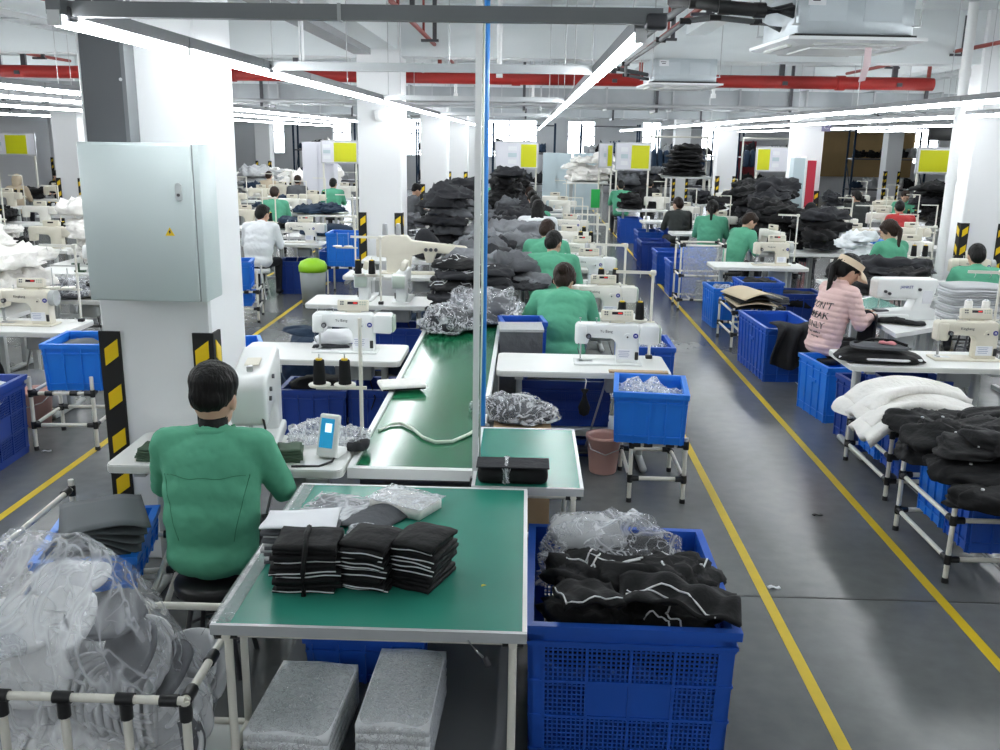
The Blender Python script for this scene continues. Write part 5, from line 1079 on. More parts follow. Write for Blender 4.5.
for i, (x, y, s_, a) in enumerate([(3.36, 8.52, (.28, .12, .07), 10), (3.5, 8.42, (.26, .14, .06), -30)]): garment((x, y, .783), R(a), s_, 190+i, BLK, 'small black fabric piece on the table of the pink-jacketed worker', 'fabric', 'fabric_offcut', 3, 0, 'offcuts by the bartack machine')
put(ST_B, (2.80, 8.55, 0), 0, 'black stool under the pink-jacketed worker')
pk, pj, po = person((2.78, 8.55, 0), R(-72), 'woman in a pink padded jacket and beige visor, printed lettering on her back', PINKJ, 16, -6, 30, ((-.05, .40, .84), (.12, .40, .82)), style='pony', voxel=.009, quilt=True, hat=mat('beige_visor', (.72, .58, .42), .6), tall=1.12, broad=1.0)
bv = BVHTree.FromPolygons([v.co.copy() for v in pj.vertices], [list(p.vertices) for p in pj.polygons])
for i, (txt, z, sz) in enumerate([("DON'T", .93, .085), ('BREAK', .84, .085), ('ONLY', .75, .085), ('best wishes', .685, .035), ('every day', .645, .03)]):
    o = text_mesh('back_lettering', txt, sz, INK, po, Matrix.Translation((0, 0, z)) @ FACE_FRONT, .001)
    for v in o.data.vertices:
        h = bv.ray_cast(Vector((v.co.x*1.02, -1, v.co.z)), Vector((0, 1, 0))); off = v.co.y
        v.co.y = (h[0].y if h[0] else -.1)-.003+off
t = thing('dark_cloth', (3.06, 8.42, .30), R(-72), 'dark grey cloth held in the pink-jacketed worker\'s hands', 'fabric'); ob('cloth', sheet_mesh('cloth', lambda u, v: (-.18+.30*u, .12+.06*sin(4*u)-.06*v*v, .56-.62*v+.02*sin(9*u)), 12, 12, .012, CHAR), t)
crate((2.68, 9.75, 0), R(3), .54, 1.0, .56, BLUEC, 'long blue crate behind the pink-jacketed worker, black cloth over its end', 'solid')
t = thing('black_cloth', (2.68, 9.22, .0), R(3), 'black cloth draped over the end of the long blue crate', 'fabric'); ob('cloth', sheet_mesh('cloth', lambda u, v: (-.20+.46*u+.03*sin(5*v+3*u), .12-.19*min(1, v*3)-.045*sin(15*u+2*v)*min(1, 2*v), .60-(.50+.08*sin(4*u))*max(0, v-.25)+.015*sin(9*u)*(1-v)), 36, 18, .014, CHAR), t)
stand((2.66, 11.15, 0), 0, .46, .8, .46, (.18, .44), 'ivory pipe stand with folded beige vinyl beside the aisle line')
for k in range(4): o = ob('vinyl_sheet', sheet_mesh('vinyl_sheet', lambda u, v, k=k: (-.26+.50*u+.05*v, -.34+.66*v, .03*k+.07*sin(pi*u)*(.3+.2*k)), 14, 8, .008, MANILA if k % 2 else BLK), None, (2.68, 11.1, .47+.012*k), R(6*k)); tag(o, '%s vinyl sheet folded on the pipe stand beside the aisle' % ('beige' if k % 2 else 'black'), 'vinyl', 'vinyl sheets on the stand')
t = sheet_stack((2.98, 11.35, .47), R(20), 4, .3, .4, .022, GREYC, 'rounded grey pad stack behind the beige vinyl', 'pad stack', 'pad_stack', 'grey_pad', 77); stand((2.98, 11.35, 0), 0, .26, .5, .46, (.44,), 'narrow pipe stand under the rounded grey pads', over=0)
crate((2.62, 12.35, 0), R(3), .36, .6, .52, BLUEL, 'bright blue tall crate with plastic film beside the aisle, near the blank sewing table'); garment((2.62, 12.3, .4), 0, (.3, .44, .2), 195, FILM3, 'plastic film in the tall bright blue crate beside the aisle', 'plastic bag', 'plastic_bag', 3, amp=.22, freq=5)
crate((2.98, 11.95, .22), R(2), .5, .5, .44, BLUEC, 'blue crate with black garments on a pipe stand under the machine table'); stand((2.96, 11.9, 0), 0, .5, .52, .22, (.20,), 'low pipe stand under the crate of black garments', over=.2); garment((2.98, 11.95, .50), 0, (.5, .5, .26), 196, BLK, 'black garments heaped in the crate under the machine table', 'garment', 'dark_garment', 4)
crate((3.5, 12.1, .05), 0, .6, .5, .45, BLUED, 'deep blue crate on the floor under the machine table with the white machine'); garment((3.5, 12.1, .3), 0, (.6, .5, .3), 197, BLK, 'black garments in the deep blue crate under the machine table', 'garment', 'dark_garment', 3)
station(3.12, 12.65, 0, 'at the aisle beyond the beige vinyl stand', .2, M_OLD, None, True, .55)
t = stand((2.52, 13.6, 0), 0, .62, .5, .95, (.15, .5, .93), 'tall ivory pipe rack with clear film beside the two green workers'); ob('film', sheet_mesh('film', lambda u, v: (-.28+.56*u, -.26+.012*sin(9*u), .92-.75*v), 8, 8, .002, FILM2), t)
for x, y, lab in [(2.45, 14.75, 'blue crate on the floor between the pipe rack and the green worker'), (2.42, 16.1, 'blue crate on the floor beside the green worker with tied hair')]: crate((x, y, 0), 0, .42, .6, .55, BLUEC, lab, 'mesh', near=False)
crate((2.8, 15.3, .2), 0, .5, .5, .5, BLUEL, 'bright blue crate raised on blocks by the two green workers'); stand((2.8, 15.3, 0), 0, .5, .5, .2, (.18,), 'pipe stand under the raised bright blue crate', over=.35)
for x, y, z, m, lab in [(2.5, 19.3, 0, BLUEC, 'blue crate under the far aisle table'), (2.95, 19.6, 0, BLUED, 'deep blue crate under the far aisle table'), (2.45, 22.5, 0, BLUEC, 'blue crate farthest along the aisle'), (2.35, 17.4, 0, BLUED, 'deep blue crate on the aisle by the dark-clad worker')]: crate((x, y, z), 0, .5, .7, .58, m, lab)
# people on the right
person((3.15, 16.2, 0), R(-15), 'worker in green jacket with tied black hair, back turned, right of the aisle', JGREEN, 16, 0, 20, style='pony', broad=1.15, tall=1.12, voxel=.014)
person((3.15, 14.35, 0), R(-62), 'green-jacketed woman in profile bending over a small white machine', JGREEN, 26, -10, 40, style='short', hair=HAIRB, broad=1.1, tall=1.1, voxel=.014)
person((2.95, 18.2, 0), R(10), 'worker in dark olive top with a grey sleeve by the far aisle table', DKGREENJ, 16, 20, 15, hair=HAIRB, style='short', broad=1.1, voxel=.014)
person((4.85, 12.35, 0), R(25), 'woman in green jacket with loose dark brown hair, back turned', JGREEN, 14, 20, 25, hair=HAIRB, style='pony', broad=1.15, tall=1.15, voxel=.013)
person((5.05, 10.45, 0), R(-10), 'worker in green jacket with short black hair beside the grey pad stack', JGREEN, 22, 0, 20, style='short', broad=1.15, tall=1.0, voxel=.013)
person((4.85, 16.2, 0), R(-10), 'hooded worker in black jacket among the black garments', BLK, 16, 0, 25, style='hood', broad=1.1, tall=1.1, voxel=.015)
person((7.1, 20.35, 0), R(10), 'worker in dark coat with black cap of hair near the striped far column', DKGREENJ, 14, 10, 20, style='short', broad=1.2, tall=1.15, voxel=.016)
person((7.05, 17.8, 0), R(0), 'worker in a bright red jacket, back turned', REDJ, 24, -15, 30, style='short', broad=1.15, tall=1.1, voxel=.015)
person((8.9, 22.6, 0), R(165), 'green-jacketed worker facing the aisle behind a mound of black coats', JGREEN, 12, 0, 30, hair=HAIRB, style='short', broad=1.1, voxel=.016)
for x, y, w in [(3.15, 16.2, 'the green worker with tied hair'), (3.15, 14.35, 'the green woman in profile'), (2.95, 18.2, 'the worker in dark olive'), (4.85, 12.35, 'the green woman with loose hair'), (5.05, 10.45, 'the green worker by the grey pads'), (4.85, 16.2, 'the hooded black worker'), (7.1, 20.35, 'the worker in the dark coat'), (7.05, 17.8, 'the red-jacketed worker'), (8.9, 22.6, 'the green worker behind the black mound')]: put(ST_B, (x, y, 0), 0, 'stool under '+w)
# tables on the right
station(4.45, 14.35, 0, 'next to the green woman in profile', 0, None, None, True, .5, far=True)
t = put(M_L, (3.75, 14.55, .76), R(-75), 'white sewing machine before the green woman in profile'); put(T_L, (3.75, 14.75, 0), R(20), 'small white table before the green woman in profile', None, (.55, .8, 1))
station(4.95, 13.2, 0, 'of the green woman with loose hair', .35, M_L, C_BLK, True, .55, far=True); station(5.2, 11.2, 0, 'of the green worker by the grey pads', .1, M_OLD, C_BLK, True, -.3, far=False)
station(5.0, 15.0, 0, 'between the green woman and the hooded worker', .15, M_L2, None, True, .5, far=True); station(7.2, 18.6, 0, 'of the red-jacketed worker', -.3, M_L, C_BLK, True, .5, far=True); station(5.4, 17.1, 0, 'of the hooded black worker', .2, M_L, C_BLK, True, .5, far=True); station(7.45, 20.95, 0, 'of the worker in the dark coat', .2, M_L2, None, True, .5, far=True); station(3.2, 17.1, 0, 'of the green worker with tied hair', .25, M_L, None, True, .5, far=True); station(2.95, 19.5, 0, 'at the far blue crates by the aisle', .25, M_L, None, True, .55, far=True); station(2.75, 22.7, 0, 'with dark cloth past the far blue crates', .3, M_L, None, True, .55, far=True); heap(2.3, 2.6, 22.6, 22.9, .765, 3, [BLK], 'cloth on the table past the far blue crates', 'black cloth past the far crates', s=(.6, .9), hh=.15, seed=19); station(6.2, 15.4, 0, 'beside the right column', .0, M_L2, None, True, .5, far=True)
t = put(T_L, (4.35, 8.95, 0), 0, 'table under the tall stack of grey pads', None, (.9, 1.1, .95))
for k in range(15): rr = random.Random(500+k); o = ob('grey_pad', sheet_mesh('grey_pad', lambda u, v: ((u-.5)*.62*(1-.12*abs(2*v-1)**3), (v-.5)*.44*(1-.12*abs(2*u-1)**3), -.012*(2*u-1)**2), 8, 8, .022, (PADM[0], PADM[0], LGREYC)[k % 3]), None, (4.30+rr.uniform(-.02, .02), 8.92+rr.uniform(-.015, .015), .735+.0245*k), R(rr.uniform(-4, 4))); tag(o, 'large grey pad in the tall stack on the table', 'pad', 'grey pad stack')
crate((5.35, 14.75, .762), R(8), .42, .3, .16, BLUEL, 'small blue tray with white cloth on a table by the loose-haired woman'); garment((5.4, 14.75, .80), 0, (.34, .24, .14), 198, WJACK, 'white cloth in the small blue tray', 'fabric', 'white_cloth', 3)
heap(3.8, 4.5, 10.6, 11.6, .72, 9, [BLK, CHAR], 'garment between the loose-haired woman and the pad stack', 'black garments by the pad stack', seed=11, hh=.25, prop='plain white table heaped with black garments behind the pad stack')
heap(3.85, 4.6, 15.3, 18.3, .62, 60, [BLK, BLK, CHAR], 'garment in the big mound behind the green workers', 'black garment mound', s=(.85, 1.25), hh=.75, seed=12, name='black_garment', prop='long white table under the big black garment mound'); heap(4.25, 4.6, 14.2, 14.6, .77, 6, [BLK, CHAR], 'garment in the low mound beside the loose-haired woman', 'low black mound', hh=.3, seed=13)
heap(8.6, 9.8, 20.0, 21.4, .76, 30, [BLK, BLK, CHAR], 'coat in the mound beyond the red-jacketed worker', 'black coat mound', s=(.9, 1.3), hh=.55, seed=14, name='heaped_coat', prop='white table under the black coats beyond the red-jacketed worker'); heap(4.6, 5.4, 19.4, 21.6, .76, 40, [BLK, CHAR, BLK], 'garment heaped on the far table right of the aisle', 'far dark garments', s=(.8, 1.2), hh=.55, seed=15, name='heaped_coat', prop='long white table under dark garments far right of the aisle')
heap(4.7, 5.0, 14.9, 15.2, .765, 5, [WJACK, LGREYC], 'cloth on the table of the loose-haired woman', 'pale cloths', s=(.4, .7), hh=.1, seed=16); heap(4.45, 4.75, 13.05, 13.4, .765, 4, [WJACK], 'wrapped cloth near the hooded worker', 'white wrapped cloths', s=(.5, .8), hh=.1, seed=17)
# ------------------------------------------------------------------ left of the left-hand aisle
station(-4.42, 7.68, 0, 'behind the bright crate of dark pieces', .18, M_OLD, None, True, .55)
heap(-5.3, -4.75, 8.15, 8.7, .765, 9, [WCLOTH], 'fleece in the pile behind the aged cream machine', 'fleece behind the aged machine', s=(.8, 1.1), hh=.35, seed=26, name='white_fleece', cat='fabric', prop='white table under the fleece behind the aged machine')
crate((-3.40, 6.92, .47), R(4), .42, .48, .36, BLUEL, 'bright blue crate of dark pieces on a pipe stand by the striped column'); stand((-3.50, 6.92, 0), R(4), .46, .5, .46, (.45, .20), 'ivory pipe stand under the bright blue crate of dark pieces', over=.12); garment((-3.47, 6.95, .68), 0, (.38, .4, .18), 211, GS, 'dark slate pieces in the bright blue crate by the striped column', 'fabric', 'dark_garment', 3)
crate((-3.98, 6.2, 0), R(2), .52, .85, .60, BLUED, 'deep blue mesh crate with white cloth near the pink bucket', 'mesh'); garment((-3.98, 6.2, .46), 0, (.5, .8, .24), 212, WCLOTH, 'white cloth filling the deep blue mesh crate', 'fabric', 'white_cloth', 4, amp=.08)
t = thing('bucket', (-4.02, 7.28, 0), 0, 'pink bucket on the floor beside the deep blue mesh crate', 'bucket'); MB().lathe([(.0, .0), (.10, 0), (.13, .28), (.142, .285), (.142, .305), (.125, .305), (.10, .02), (0, .02)], (0, 0, 0), 20).build('pail', PINKB, t); MB().tube([(-.14, 0, .28), (-.1, -.1, .22), (0, -.15, .19), (.1, -.1, .22), (.14, 0, .28)], .004, 5).build('handle', STEEL, t)
garment((-4.45, 7.4, .35), 0, (.2, .16, .24), 213, BLK, 'black pouch hanging under the table of the aged machine', 'pouch', 'black_pouch', 3, amp=.06, freq=2)
garment((-4.3, 7.7, .03), 0, (.7, .4, .5), 214, LGREYC, 'pale sack under the table of the aged machine', 'sack', 'pale_sack', 3, amp=.08, freq=2.4)
station(-4.7, 9.2, 0, 'with the bag of grey cloth behind the aged machine', .3, None, None, True, .5); t = thing('bagged_garments', (-4.55, 9.1, .762), 0, 'clear bag of grey cloth on the second table left of the aisle', 'plastic bag'); ob('cloth', crumple_mesh('cloth', (.52, .4, .22), 215, GREYC, 4, .8, .15, 4), t); ob('film', crumple_mesh('film', (.6, .46, .26), 216, FILM, 4, .8, .16, 5), t)
heap(-4.25, -4.1, 9.0, 9.3, .765, 4, [BLK, WCLOTH], 'cloth on the second table left of the aisle', 'cloth on the second left table', s=(.4, .6), hh=.12, seed=20)
station(-5.2, 10.9, 0, 'with the olive clips beneath the white machine', .2, M_COOL, None, True, .55); heap(-5.75, -5.3, 11.5, 12.1, .765, 16, [WCLOTH], 'fleece bundle in the tall pile behind the white machine', 'white fleece bundles', s=(.8, 1.2), hh=.45, seed=21, name='fleece_bundle', cat='fabric', prop='white table under the tall fleece pile')
for x in (-5.28, -5.1): t = thing('clip_block', (x, 10.78, .762), 0, 'olive green clip under the white machine behind the fleece', 'clip', 'olive clips'); MB().box((0, 0, .05), (.03, .05, .1)).box((.03, 0, .01), (.12, .05, .02)).box((-.02, 0, .095), (.08, .05, .015)).build('bracket', OLIVE, t)
heap(-6.6, -5.9, 8.7, 10.6, .765, 18, [WCLOTH, WCLOTH, LGREYC], 'fleece piled along the outer tables', 'outer white fleece', s=(.8, 1.2), hh=.4, seed=22, name='fleece_bundle', cat='fabric', prop='long white table under the outer fleece')
# aisle side of the white-jacketed worker (between the columns)
person((-3.95, 13.6, 0), R(-8), 'worker in a white jacket with black hair near the second column', WJACK, 20, -15, 20, style='short', broad=1.2, tall=1.12, voxel=.013); put(ST_W, (-3.95, 13.6, 0), 0, 'stool under the white-jacketed worker near the second column')
station(-3.7, 14.3, 0, 'of the white-jacketed worker near the second column', .25, M_STD, C_BLK, True, -.2, far=False); station(-4.35, 11.6, 0, 'before the white-jacketed worker near the column', .3, M_STD, C_BLK, True, .5)
crate((-3.78, 12.0, .42), R(10), .40, .44, .36, BLUEL, 'bright blue crate on a pipe stand on the left aisle'); stand((-3.72, 12.0, 0), R(10), .46, .55, .42, (.40, .18), 'ivory pipe stand with a blue crate and tray on the left aisle', over=.25); crate((-3.78, 12.0, .20), R(10), .40, .4, .16, BLUEL, 'small bright blue tray on the lower rail of the left-aisle stand'); garment((-3.9, 11.75, .75), 0, (.5, .4, .2), 220, WCLOTH, 'white cloth hanging over the crate on the left aisle', 'fabric', 'white_cloth', 3); garment((-4.05, 11.6, .35), 0, (.4, .4, .4), 221, BLK, 'black jacket pieces beside the crate on the left aisle', 'garment', 'dark_garment', 4, 3)
for x, y, m, lab in [(-3.55, 14.3, BLUED, 'deep blue crate under the table near the second column'), (-3.2, 15.6, BLUEC, 'blue crate on the far side of the left aisle'), (-2.9, 16.4, BLUEC, 'blue crate beyond the rubbish bin'), (-2.75, 14.2, BLUEL, 'bright blue crate right behind the second column')]: crate((x, y, .0 if m != BLUEL else .45), 0, .5, .5, .5, m, lab)
t = stand((-2.75, 14.2, 0), 0, .5, .5, .45, (.43,), 'pipe stand holding the bright blue crate behind the second column', over=0)
garment((-3.3, 15.4, .76), 0, (.9, .4, .3), 222, NAVY, 'navy cover draped over a machine past the white-jacketed worker', 'cover', 'navy_cover', 3, amp=.08, freq=2); station(-3.4, 15.4, 0, 'under the navy cover past the white-jacketed worker', 0, None, None, True, .5, far=True)
put(T_L, (-1.6, 12.6, 0), 0, 'white table under the charcoal covered machine'); garment((-1.35, 12.6, .765), 0, (.36, .3, .62), 223, CHAR, 'charcoal covered machine right beside the second column', 'cover', 'charcoal_cover', 3, amp=.05, freq=2)
heap(-4.4, -3.9, 16.2, 16.7, .765, 3, [NAVY, BLK], 'cloth on the table past the navy cover', 'navy cloths past the cover', s=(.6, .8), hh=.1, seed=27, prop='white table with navy cloths past the covered machine')
heap(-4.6, -4.0, 19.6, 20.2, .765, 4, [BLK, WCLOTH, NAVY], 'cloth on the table behind the green worker by the cover', 'mixed cloths by the cover', s=(.8, 1.1), hh=.3, seed=28, prop='white table of mixed cloths behind the green worker')
# people further left
LP = [(-5.0, 18.5, 10, JGREEN, HAIRB, 'short', 'green-jacketed worker beside the navy cover'), (-4.7, 22.6, 0, JGREEN, HAIR, 'short', 'green-jacketed worker in front of the white cupboard with the yellow notice'), (-5.9, 24, 0, GREYC, HAIRB, 'short', 'worker in grey patterned top near the long white counter'), (-7.3, 26.4, 0, BEIGEJ, HAIRB, 'short', 'worker in pale top near the far windows'),
      (-12.2, 24.5, 175, BLK, HAIR, 'man', 'man in black coat facing the aisle by the outer column'), (-12.0, 21.8, 0, BEIGEJ, HAIR, 'hood', 'worker in a beige hooded coat by the outer tables'), (-2.6, 20.6, -60, GREYC, HAIR, 'man', 'dark-haired man in grey in profile behind the second column'), (-.85, 24.5, 0, JGREEN, HAIR, 'short', 'green-jacketed worker half buried in the far belt heap'),
      (.15, 16.9, 0, JGREEN, HAIR, 'long', 'green-jacketed worker with long black hair just past the white jacket'), (.1, 18.5, 0, CHAR, HAIR, 'bun', 'worker in charcoal past the long-haired green worker'), (.05, 20.1, 0, JGREEN, HAIRB, 'short', 'green-jacketed worker at the far end of the belt row'), (2.4, 24.2, 5, JGREEN, HAIR, 'short', 'green-jacketed worker beyond the far aisle tables'), (3.3, 25.6, 0, BLK, HAIR, 'short', 'worker in black beside the yellow notice boards'), (12.9, 27, 0, BLK, HAIR, 'short', 'worker in black near the outer right column')]
for x, y, a, m, h, st_, lab in LP:
    person((x, y, 0), R(a), lab, m, 16, 0, 22, hair=h, style=st_, broad=1.12, tall=1.1, voxel=.017); put(ST_B, (x, y, 0), 0, 'stool under the '+lab.split(' near ')[0].replace('green-jacketed worker', 'green worker'))
# ------------------------------------------------------------------ far rows of stations
def far_rows(xs, ys, where, grp, ms, mach=(M_L, M_L2), seed=1, heapz=.78, skip=()):
    r = random.Random(seed)
    for x in xs:
        for y in ys:
            if any(abs(x-a) < .95 and abs(y-b) < .75 for a, b in skip): continue
            dx = r.uniform(-.08, .08); station(x+dx, y, 0, where, .2, r.choice(mach), r.choice((None, C_BLK, None)), True, .52, group=grp, far=True)
            for k in range(r.choice((2, 3, 4))):
                o = ob('loose_garment', pile_mesh(r.choice(ms), r.randrange(4)), None, (x-.42+r.uniform(-.08, .08), y+r.uniform(-.06, .06), .762+.10*k), r.uniform(0, 6)); s_ = r.uniform(.5, .85); o.scale = (s_, s_, s_*1.3); tag(o, 'loose garment on a table '+where, 'garment', 'loose garments '+grp)
CS = [(cx, cy_) for cx in COLX for cy_ in COLY]+[(q_[0], q_[1]-.3) for q_ in LP]+[(-7.6, 20.6), (-5.35, 24.4), (-4.75, 23.9)]
far_rows((.45,), (13.7, 17.5, 19.2, 20.75, 22.3), 'in the far part of the belt row', 'of the far belt row', [GREYC, CHAR], seed=31, skip=CS)
far_rows((-1.57,), (15.6, 17.2, 20.4, 23), 'left of the belt past the second column', 'left of the belt past the second column', [GREYC, CHAR], seed=32, skip=CS)
far_rows((-5.2, -6.9), (13, 16.6, 18.2, 19.8, 21.4, 23.4, 25.2), 'in the rows left of the cabinet aisle', 'left of the aisle', [WCLOTH, NAVY, BLK, WCLOTH], seed=33, skip=CS)
far_rows((-9.0, -11.6), (11.5, 14.8, 16.6, 18.4, 20.2, 22.6), 'in the outermost left rows', 'in the outer left rows', [WCLOTH, BLK, LGREYC], seed=34, skip=CS)
far_rows((5.0, 8.4), (23, 25), 'in the far rows right of the aisle', 'far right of the aisle', [BLK, CHAR], seed=35, skip=CS); far_rows((8.6, 10.4), (15.4, 17, 19), 'beyond the downpipe column on the right', 'beyond the downpipe column', [BLK], seed=36, skip=CS); far_rows((10.9, 12.8), (20.8, 22.6, 24.6), 'near the outer right notice board', 'near the outer notice board', [BLK, CHAR], seed=37, skip=CS)
heap(-1.4, -1.1, 14.0, 14.7, .765, 18, [GREYC, CHAR], 'garment in the heap between the second column and the belt', 'grey heap by the second column', s=(.8, 1.2), hh=.6, seed=41, name='grey_jacket', prop='white table under the heap beside the second column')
heap(-1.75, -1.1, 18.9, 19.5, .765, 12, [GREYC, CHAR], 'garment in the farther heap left of the belt', 'farther grey heap', s=(.8, 1.2), hh=.5, seed=42, name='grey_jacket', prop='white table under the farther grey heap left of the belt')
# ------------------------------------------------------------------ notice boards, lockers, racks, far goods
def board(x, y, w, z0, z1, split, lab, legs=True, rz=0):
    t = thing('notice_board', (x, y, 0), rz, lab, 'notice board'); h = z1-z0; MB().box((0, 0, (z0+z1)/2), (w, .03, h)).build('panel', BOARDW, t)
    a, b = split; MB().box(((a+b)/2*w-w/2, -.018, (z0+z1)/2-h*.02), ((b-a)*w, .006, h*.86)).build('yellow_sheet', YBOARD, t)
    for s_ in (-1, 1): MB().box((s_*w/2, 0, (z0+z1)/2), (.03, .04, h+.03)).build('frame_side', BOARDF, t); MB().box((0, 0, (z0+z1)/2+s_*h/2), (w, .04, .03)).build('frame_rail', BOARDF, t)
    for k in range(3): MB().box((((b+.18) if b < .7 else (a-.2))*w-w/2, -.018, z1-h*(.25+.25*k)), (w*.2, .004, h*.16)).build('pinned_sheet', (PAPER, LBLUE, PAPER)[k], t)
    for s_ in (-1, 1): MB().box((s_*w*.46, .02, z0/2), (.04, .04, z0)).build('leg', PIPEW, t)
    return t
board(-.30, 24.6, 1.1, 1.62, 2.28, (.60, .96), 'free-standing white notice board with one yellow sheet behind the belt heap'); board(2.72, 24.9, .9, 1.62, 2.30, (.45, .96), 'white notice board with a bent yellow sheet by the far aisle'); board(2.05, 25.4, .35, 1.66, 2.28, (.65, .98), 'narrow pale board with a yellow edge by the far aisle'); board(6.25, 24.6, .85, 1.65, 2.25, (.04, .4), 'white board with yellow strip beside the red-fronted rack'); board(9.95, 22.9, 1.5, 1.72, 2.30, (.04, .55), 'wide notice board half yellow half white near the wall screen'); board(-4.75, 23.9, .9, 1.70, 2.24, (.35, .98), 'yellow notice board on the white cupboard left of the second column'); board(-13.3, 24.4, 1.1, 1.75, 2.3, (.30, .8), 'white board with yellow sheet by the outer left column')
for x, w, lab in [(1.0, 1.0, 'pale blue steel locker behind the belt row'), (2.0, .9, 'second pale blue steel locker beside its twin')]:
    t = thing('steel_locker', (x, 33, 0), 0, lab, 'locker'); MB().box((0, 0, .95), (w-.02, .5, 1.9)).build('carcass', LBLUE, t)
    for s_ in (-1, 1): d_ = MB().box((s_*w/4, -.26, .95), (w/2-.04, .02, 1.84)).build('door', LBLUE, t); MB().box((s_*.05, -.275, 1.0), (.02, .02, .12)).build('handle', STEEL, d_)
t = thing('white_cupboard', (-5.35, 24.4, 0), 0, 'tall white cupboard left of the yellow notice board', 'cupboard'); MB().box((0, 0, 1.1), (.8, .5, 2.2)).build('carcass', BOARDW, t)
for s_ in (-1, 1): MB().box((s_*.2, -.26, 1.1), (.37, .02, 2.1)).build('door', BOARDW, t)
t = thing('white_counter', (-7.6, 20.6, 0), 0, 'long white counter left of the far workers', 'counter'); MB().box((0, 0, .5), (1.6, .6, 1.0)).build('cabinet', TABLEW, t); MB().box((0, -.0, 1.02), (1.7, .66, .04)).build('worktop', TABLEW, t); MB().box((0, -.31, .55), (1.6, .01, .04)).build('green_stripe', GREENP, t)
# red-fronted rack by column
t = thing('display_cabinet', (6.0, 21.0, 0), 0, 'narrow glass cabinet with red side beside the far right column', 'cabinet'); MB().box((-.12, 0, 1.05), (.24, .3, 2.0)).build('glass_front', LBLUE, t); MB().box((.14, 0, 1.5), (.2, .32, 1.0)).build('red_panel', mat('red_panel', (.52, .02, .05), .4), t); MB().box((.14, 0, .5), (.2, .32, .9)).build('red_panel', MATS['red_panel'], t); MB().box((.02, -.02, 1.05), (.04, .34, 2.05)).build('frame_post', PIPEC, t); MB().box((.14, -.02, .97), (.2, .34, .03)).build('frame_rail', PIPEC, t)
# shelving racks with goods along the far wall
def rack(x, y, w, lab, seed, ms):
    t = thing('storage_rack', (x, y, 0), 0, lab, 'rack'); r = random.Random(seed)
    for sx in (-1, 1):
        for sy in (-1, 1): MB().box((sx*w/2, sy*.4, 1.5), (.07, .07, 3.0)).build('upright', NAVY, t)
        MB().bar((sx*w/2, -.4, .4), (sx*w/2, .4, 1.6), .03).build('brace', NAVY, t)
    for z in (.5, 1.75, 2.9): MB().box((0, 0, z), (w, .85, .05)).build('shelf', DSTEEL, t)
    for z in (.53, 1.78):
        for k in range(int(w/.55)):
            o = ob('stored_bundle', pile_mesh(r.choice(ms), r.randrange(4)), None, (x-w/2+.35+.55*k, y-.05, z), r.uniform(0, 6)); s_ = r.uniform(.8, 1.1); o.scale = (s_, s_, s_*r.uniform(1.8, 3.2)); tag(o, 'bundle stored on the '+lab, 'bundle', 'bundles on the '+lab[:28])
for i, (x, w) in enumerate([(-.2, 2.6), (3.4, 2.4), (6.6, 2.4), (10.2, 2.6), (-3.8, 1.8), (-8.6, 2.6), (-14.5, 3.0), (15, 3)]): rack(x, 40.5, w, ['dark storage rack behind the steel lockers', 'dark storage rack right of the steel lockers', 'dark storage rack behind the black mound', 'dark storage rack near the tan board', 'dark storage rack left of the lockers', 'dark storage rack by the left windows', 'dark storage rack at the outer left corner', 'dark storage rack at the outer right'][i], 50+i, [NAVY, CHAR, WCLOTH, LGREYC, BLK])
def bigstack(x, y, z, n, m, lab, grp, seed, w=1.1):
    r = random.Random(seed)
    for k in range(n): o = ob('bundled_cloth', pile_mesh(m, r.randrange(4)), None, (x+r.uniform(-.1, .1), y+r.uniform(-.1, .1), z+.12*k), r.uniform(-.3, .3)); s_ = w*1.6*(1-.05*k); o.scale = (s_, s_, 1.0); tag(o, lab, 'bundle', grp)
t = thing('goods_table', (4.45, 27, 0), 0, 'grey table carrying the tall tied stack of black bundles', 'table'); MB().box((0, 0, 1.38), (1.3, 1.0, .05)).build('table_top', LEGG, t)
for sx in (-1, 1):
    for sy in (-1, 1): MB().box((sx*.6, sy*.45, .68), (.05, .05, 1.36)).build('leg', PIPEW, t)
bigstack(4.45, 27, 1.41, 7, BLK, 'black bundle in the tall tied stack on the grey table', 'tall black stack', 61, 1.15)
heap(1.3, 2.2, 28, 29, 1.15, 12, [WCLOTH], 'fleece bundle in the far pile by the lockers', 'far white fleece', s=(1.0, 1.4), hh=.3, seed=62, name='fleece_bundle', cat='fabric', prop='high white table under the far fleece pile'); heap(-9.5, -6, 27.3, 29.3, .9, 30, [WCLOTH, LGREYC], 'bundle in the far left pile by the windows', 'far left pale bundles', s=(1.2, 1.8), hh=.8, seed=63, name='fleece_bundle', cat='fabric', prop='high white table under the far left bundles'); heap(2.7, 3.6, 27.3, 28.6, .9, 18, [CHAR, GREYC], 'bundle heaped below the far notice boards', 'grey bundles below the boards', s=(1, 1.5), hh=.7, seed=64, name='heaped_bundle', prop='high white table under the bundles by the notice boards'); heap(-.75, -.3, 20, 23.6, .76, 30, [BLK, CHAR], 'garment in the far mound on the belt', 'far black belt mound', s=(.9, 1.3), hh=.8, seed=65, name='black_garment')
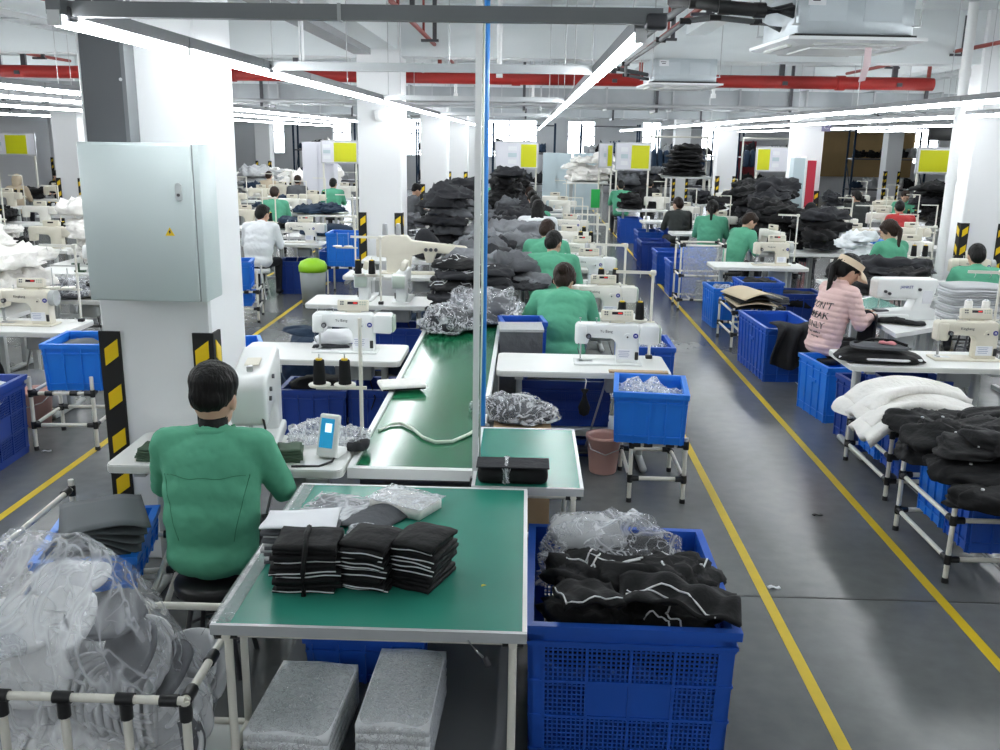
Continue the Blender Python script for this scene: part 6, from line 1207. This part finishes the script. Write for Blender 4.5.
# doors, wall boards, screen
t = struct(MB().box((19.3-4.2, 43.9, 1.9), (4.6, .1, 2.0)).build('trim_90', TAN)); t = struct(MB().box((9.9, 43.9, 1.2), (.9, .12, 2.4)).build('door_1', DRED)); MB().cyl((9.55, 43.8, 1.1), (9.55, 43.76, 1.1), .05, n=8).build('door_handle', STEEL, t)
t = thing('wall_screen', (9.45, 22.0, 2.62), 0, 'dark flat screen hung above the wide notice board', 'screen'); MB().rbox((0, 0, .0), (.85, .06, .30), .01).build('panel', BLACKP, t); MB().cyl((0, .02, .15), (0, .02, 1.4), .02, n=8).build('ceiling_mount', RAILL, t)
t = thing('exit_sign', (6.25, 21.40, 2.72), 0, 'small purple-grey sign plate on the far right column', 'sign'); MB().box((.3, 0, 0), (.2, .03, .2)).build('plate', mat('violet_plate', (.22, .20, .32), .4), t); MB().tube([(.3+.05*cos(k*.7), -.017, .05*sin(k*.7)) for k in range(9)], .006, 5).build('round_mark', PAPER, t)
t = thing('green_board', (1.72, 24.0, 0), 0, 'small upright bright green panel on a post at the far aisle', 'panel'); MB().box((0, 0, .92), (.22, .04, .46)).build('panel', GREENP, t); MB().box((0, .02, .35), (.04, .04, .7)).build('post', LEGG, t); MB().box((0, 0, .03), (.34, .3, .04)).build('foot', LEGG, t)
def coat_rail(x, y, lab, seed):
    t = pipe_frame('garment_rail', (x, y, 0), 0, [((-1, 0, 0), (-1, 0, 2.55)), ((1, 0, 0), (1, 0, 2.55)), ((-1, 0, 2.5), (1, 0, 2.5))], lab, 'rail', r=.03)
    for k in range(9):
        o = tag(ob('hanging_coat', crumple_mesh('hanging_coat', (.2, .5, 1.0), seed+k, NAVY, 3, .6, .05, 3), None, (x-.85+.21*k, y, 1.45)), 'navy coat hanging on the '+lab, 'coat', 'coats on the '+lab[:24])
coat_rail(5.3, 34, 'tall rail of navy coats by the far windows', 700); coat_rail(9.0, 36, 'tall rail of navy coats near the dark red door', 720); coat_rail(-15.2, 34, 'tall rail of navy coats at the outer left', 740)
# odds and ends beside the belt row and on the floor
t = thing('grey_carton', (-.03, 7.42, 0), R(3), 'dark grey fabric-covered carton behind the empty sewing table', 'box'); MB().box((0, 0, .44), (.34, .3, .88)).build('carton', GREYC, t); MB().box((0, -.0, .885), (.36, .32, .02)).build('lid', LGREYC, t)
crate((-.02, 7.85, .45), R(8), .36, .3, .42, BLUEC, 'blue crate stacked behind the dark grey carton'); stand((-.02, 7.85, 0), R(8), .34, .28, .44, (.42,), 'small pipe stand under the blue crate behind the carton', over=0)
for x, y, a, m, lab in [(1.95, 5.75, 20, BLK, 'small black scrap on the polished aisle floor'), (-3.62, 6.62, 40, PAPER, 'scrap of white paper on the left aisle floor'), (2.33, 3.9, 70, CHAR, 'dark scrap on the floor by the yellow line'), (1.4, 4.7, 10, PAPER, 'pale thread scrap on the aisle floor')]:
    o = ob('floor_scrap', sheet_mesh('floor_scrap', lambda u, v: ((u-.5)*.07, (v-.5)*.025, .006+.006*sin(6*u)), 6, 2, .003, m), None, (x, y, 0), R(a)); tag(o, lab, 'scrap')
for o in PROTOS:
    for c in list(o.children_recursive)+[o]: bpy.data.objects.remove(c)
if 'proto_light' in globals() and proto_light.location.y < -40: bpy.data.objects.remove(proto_light)
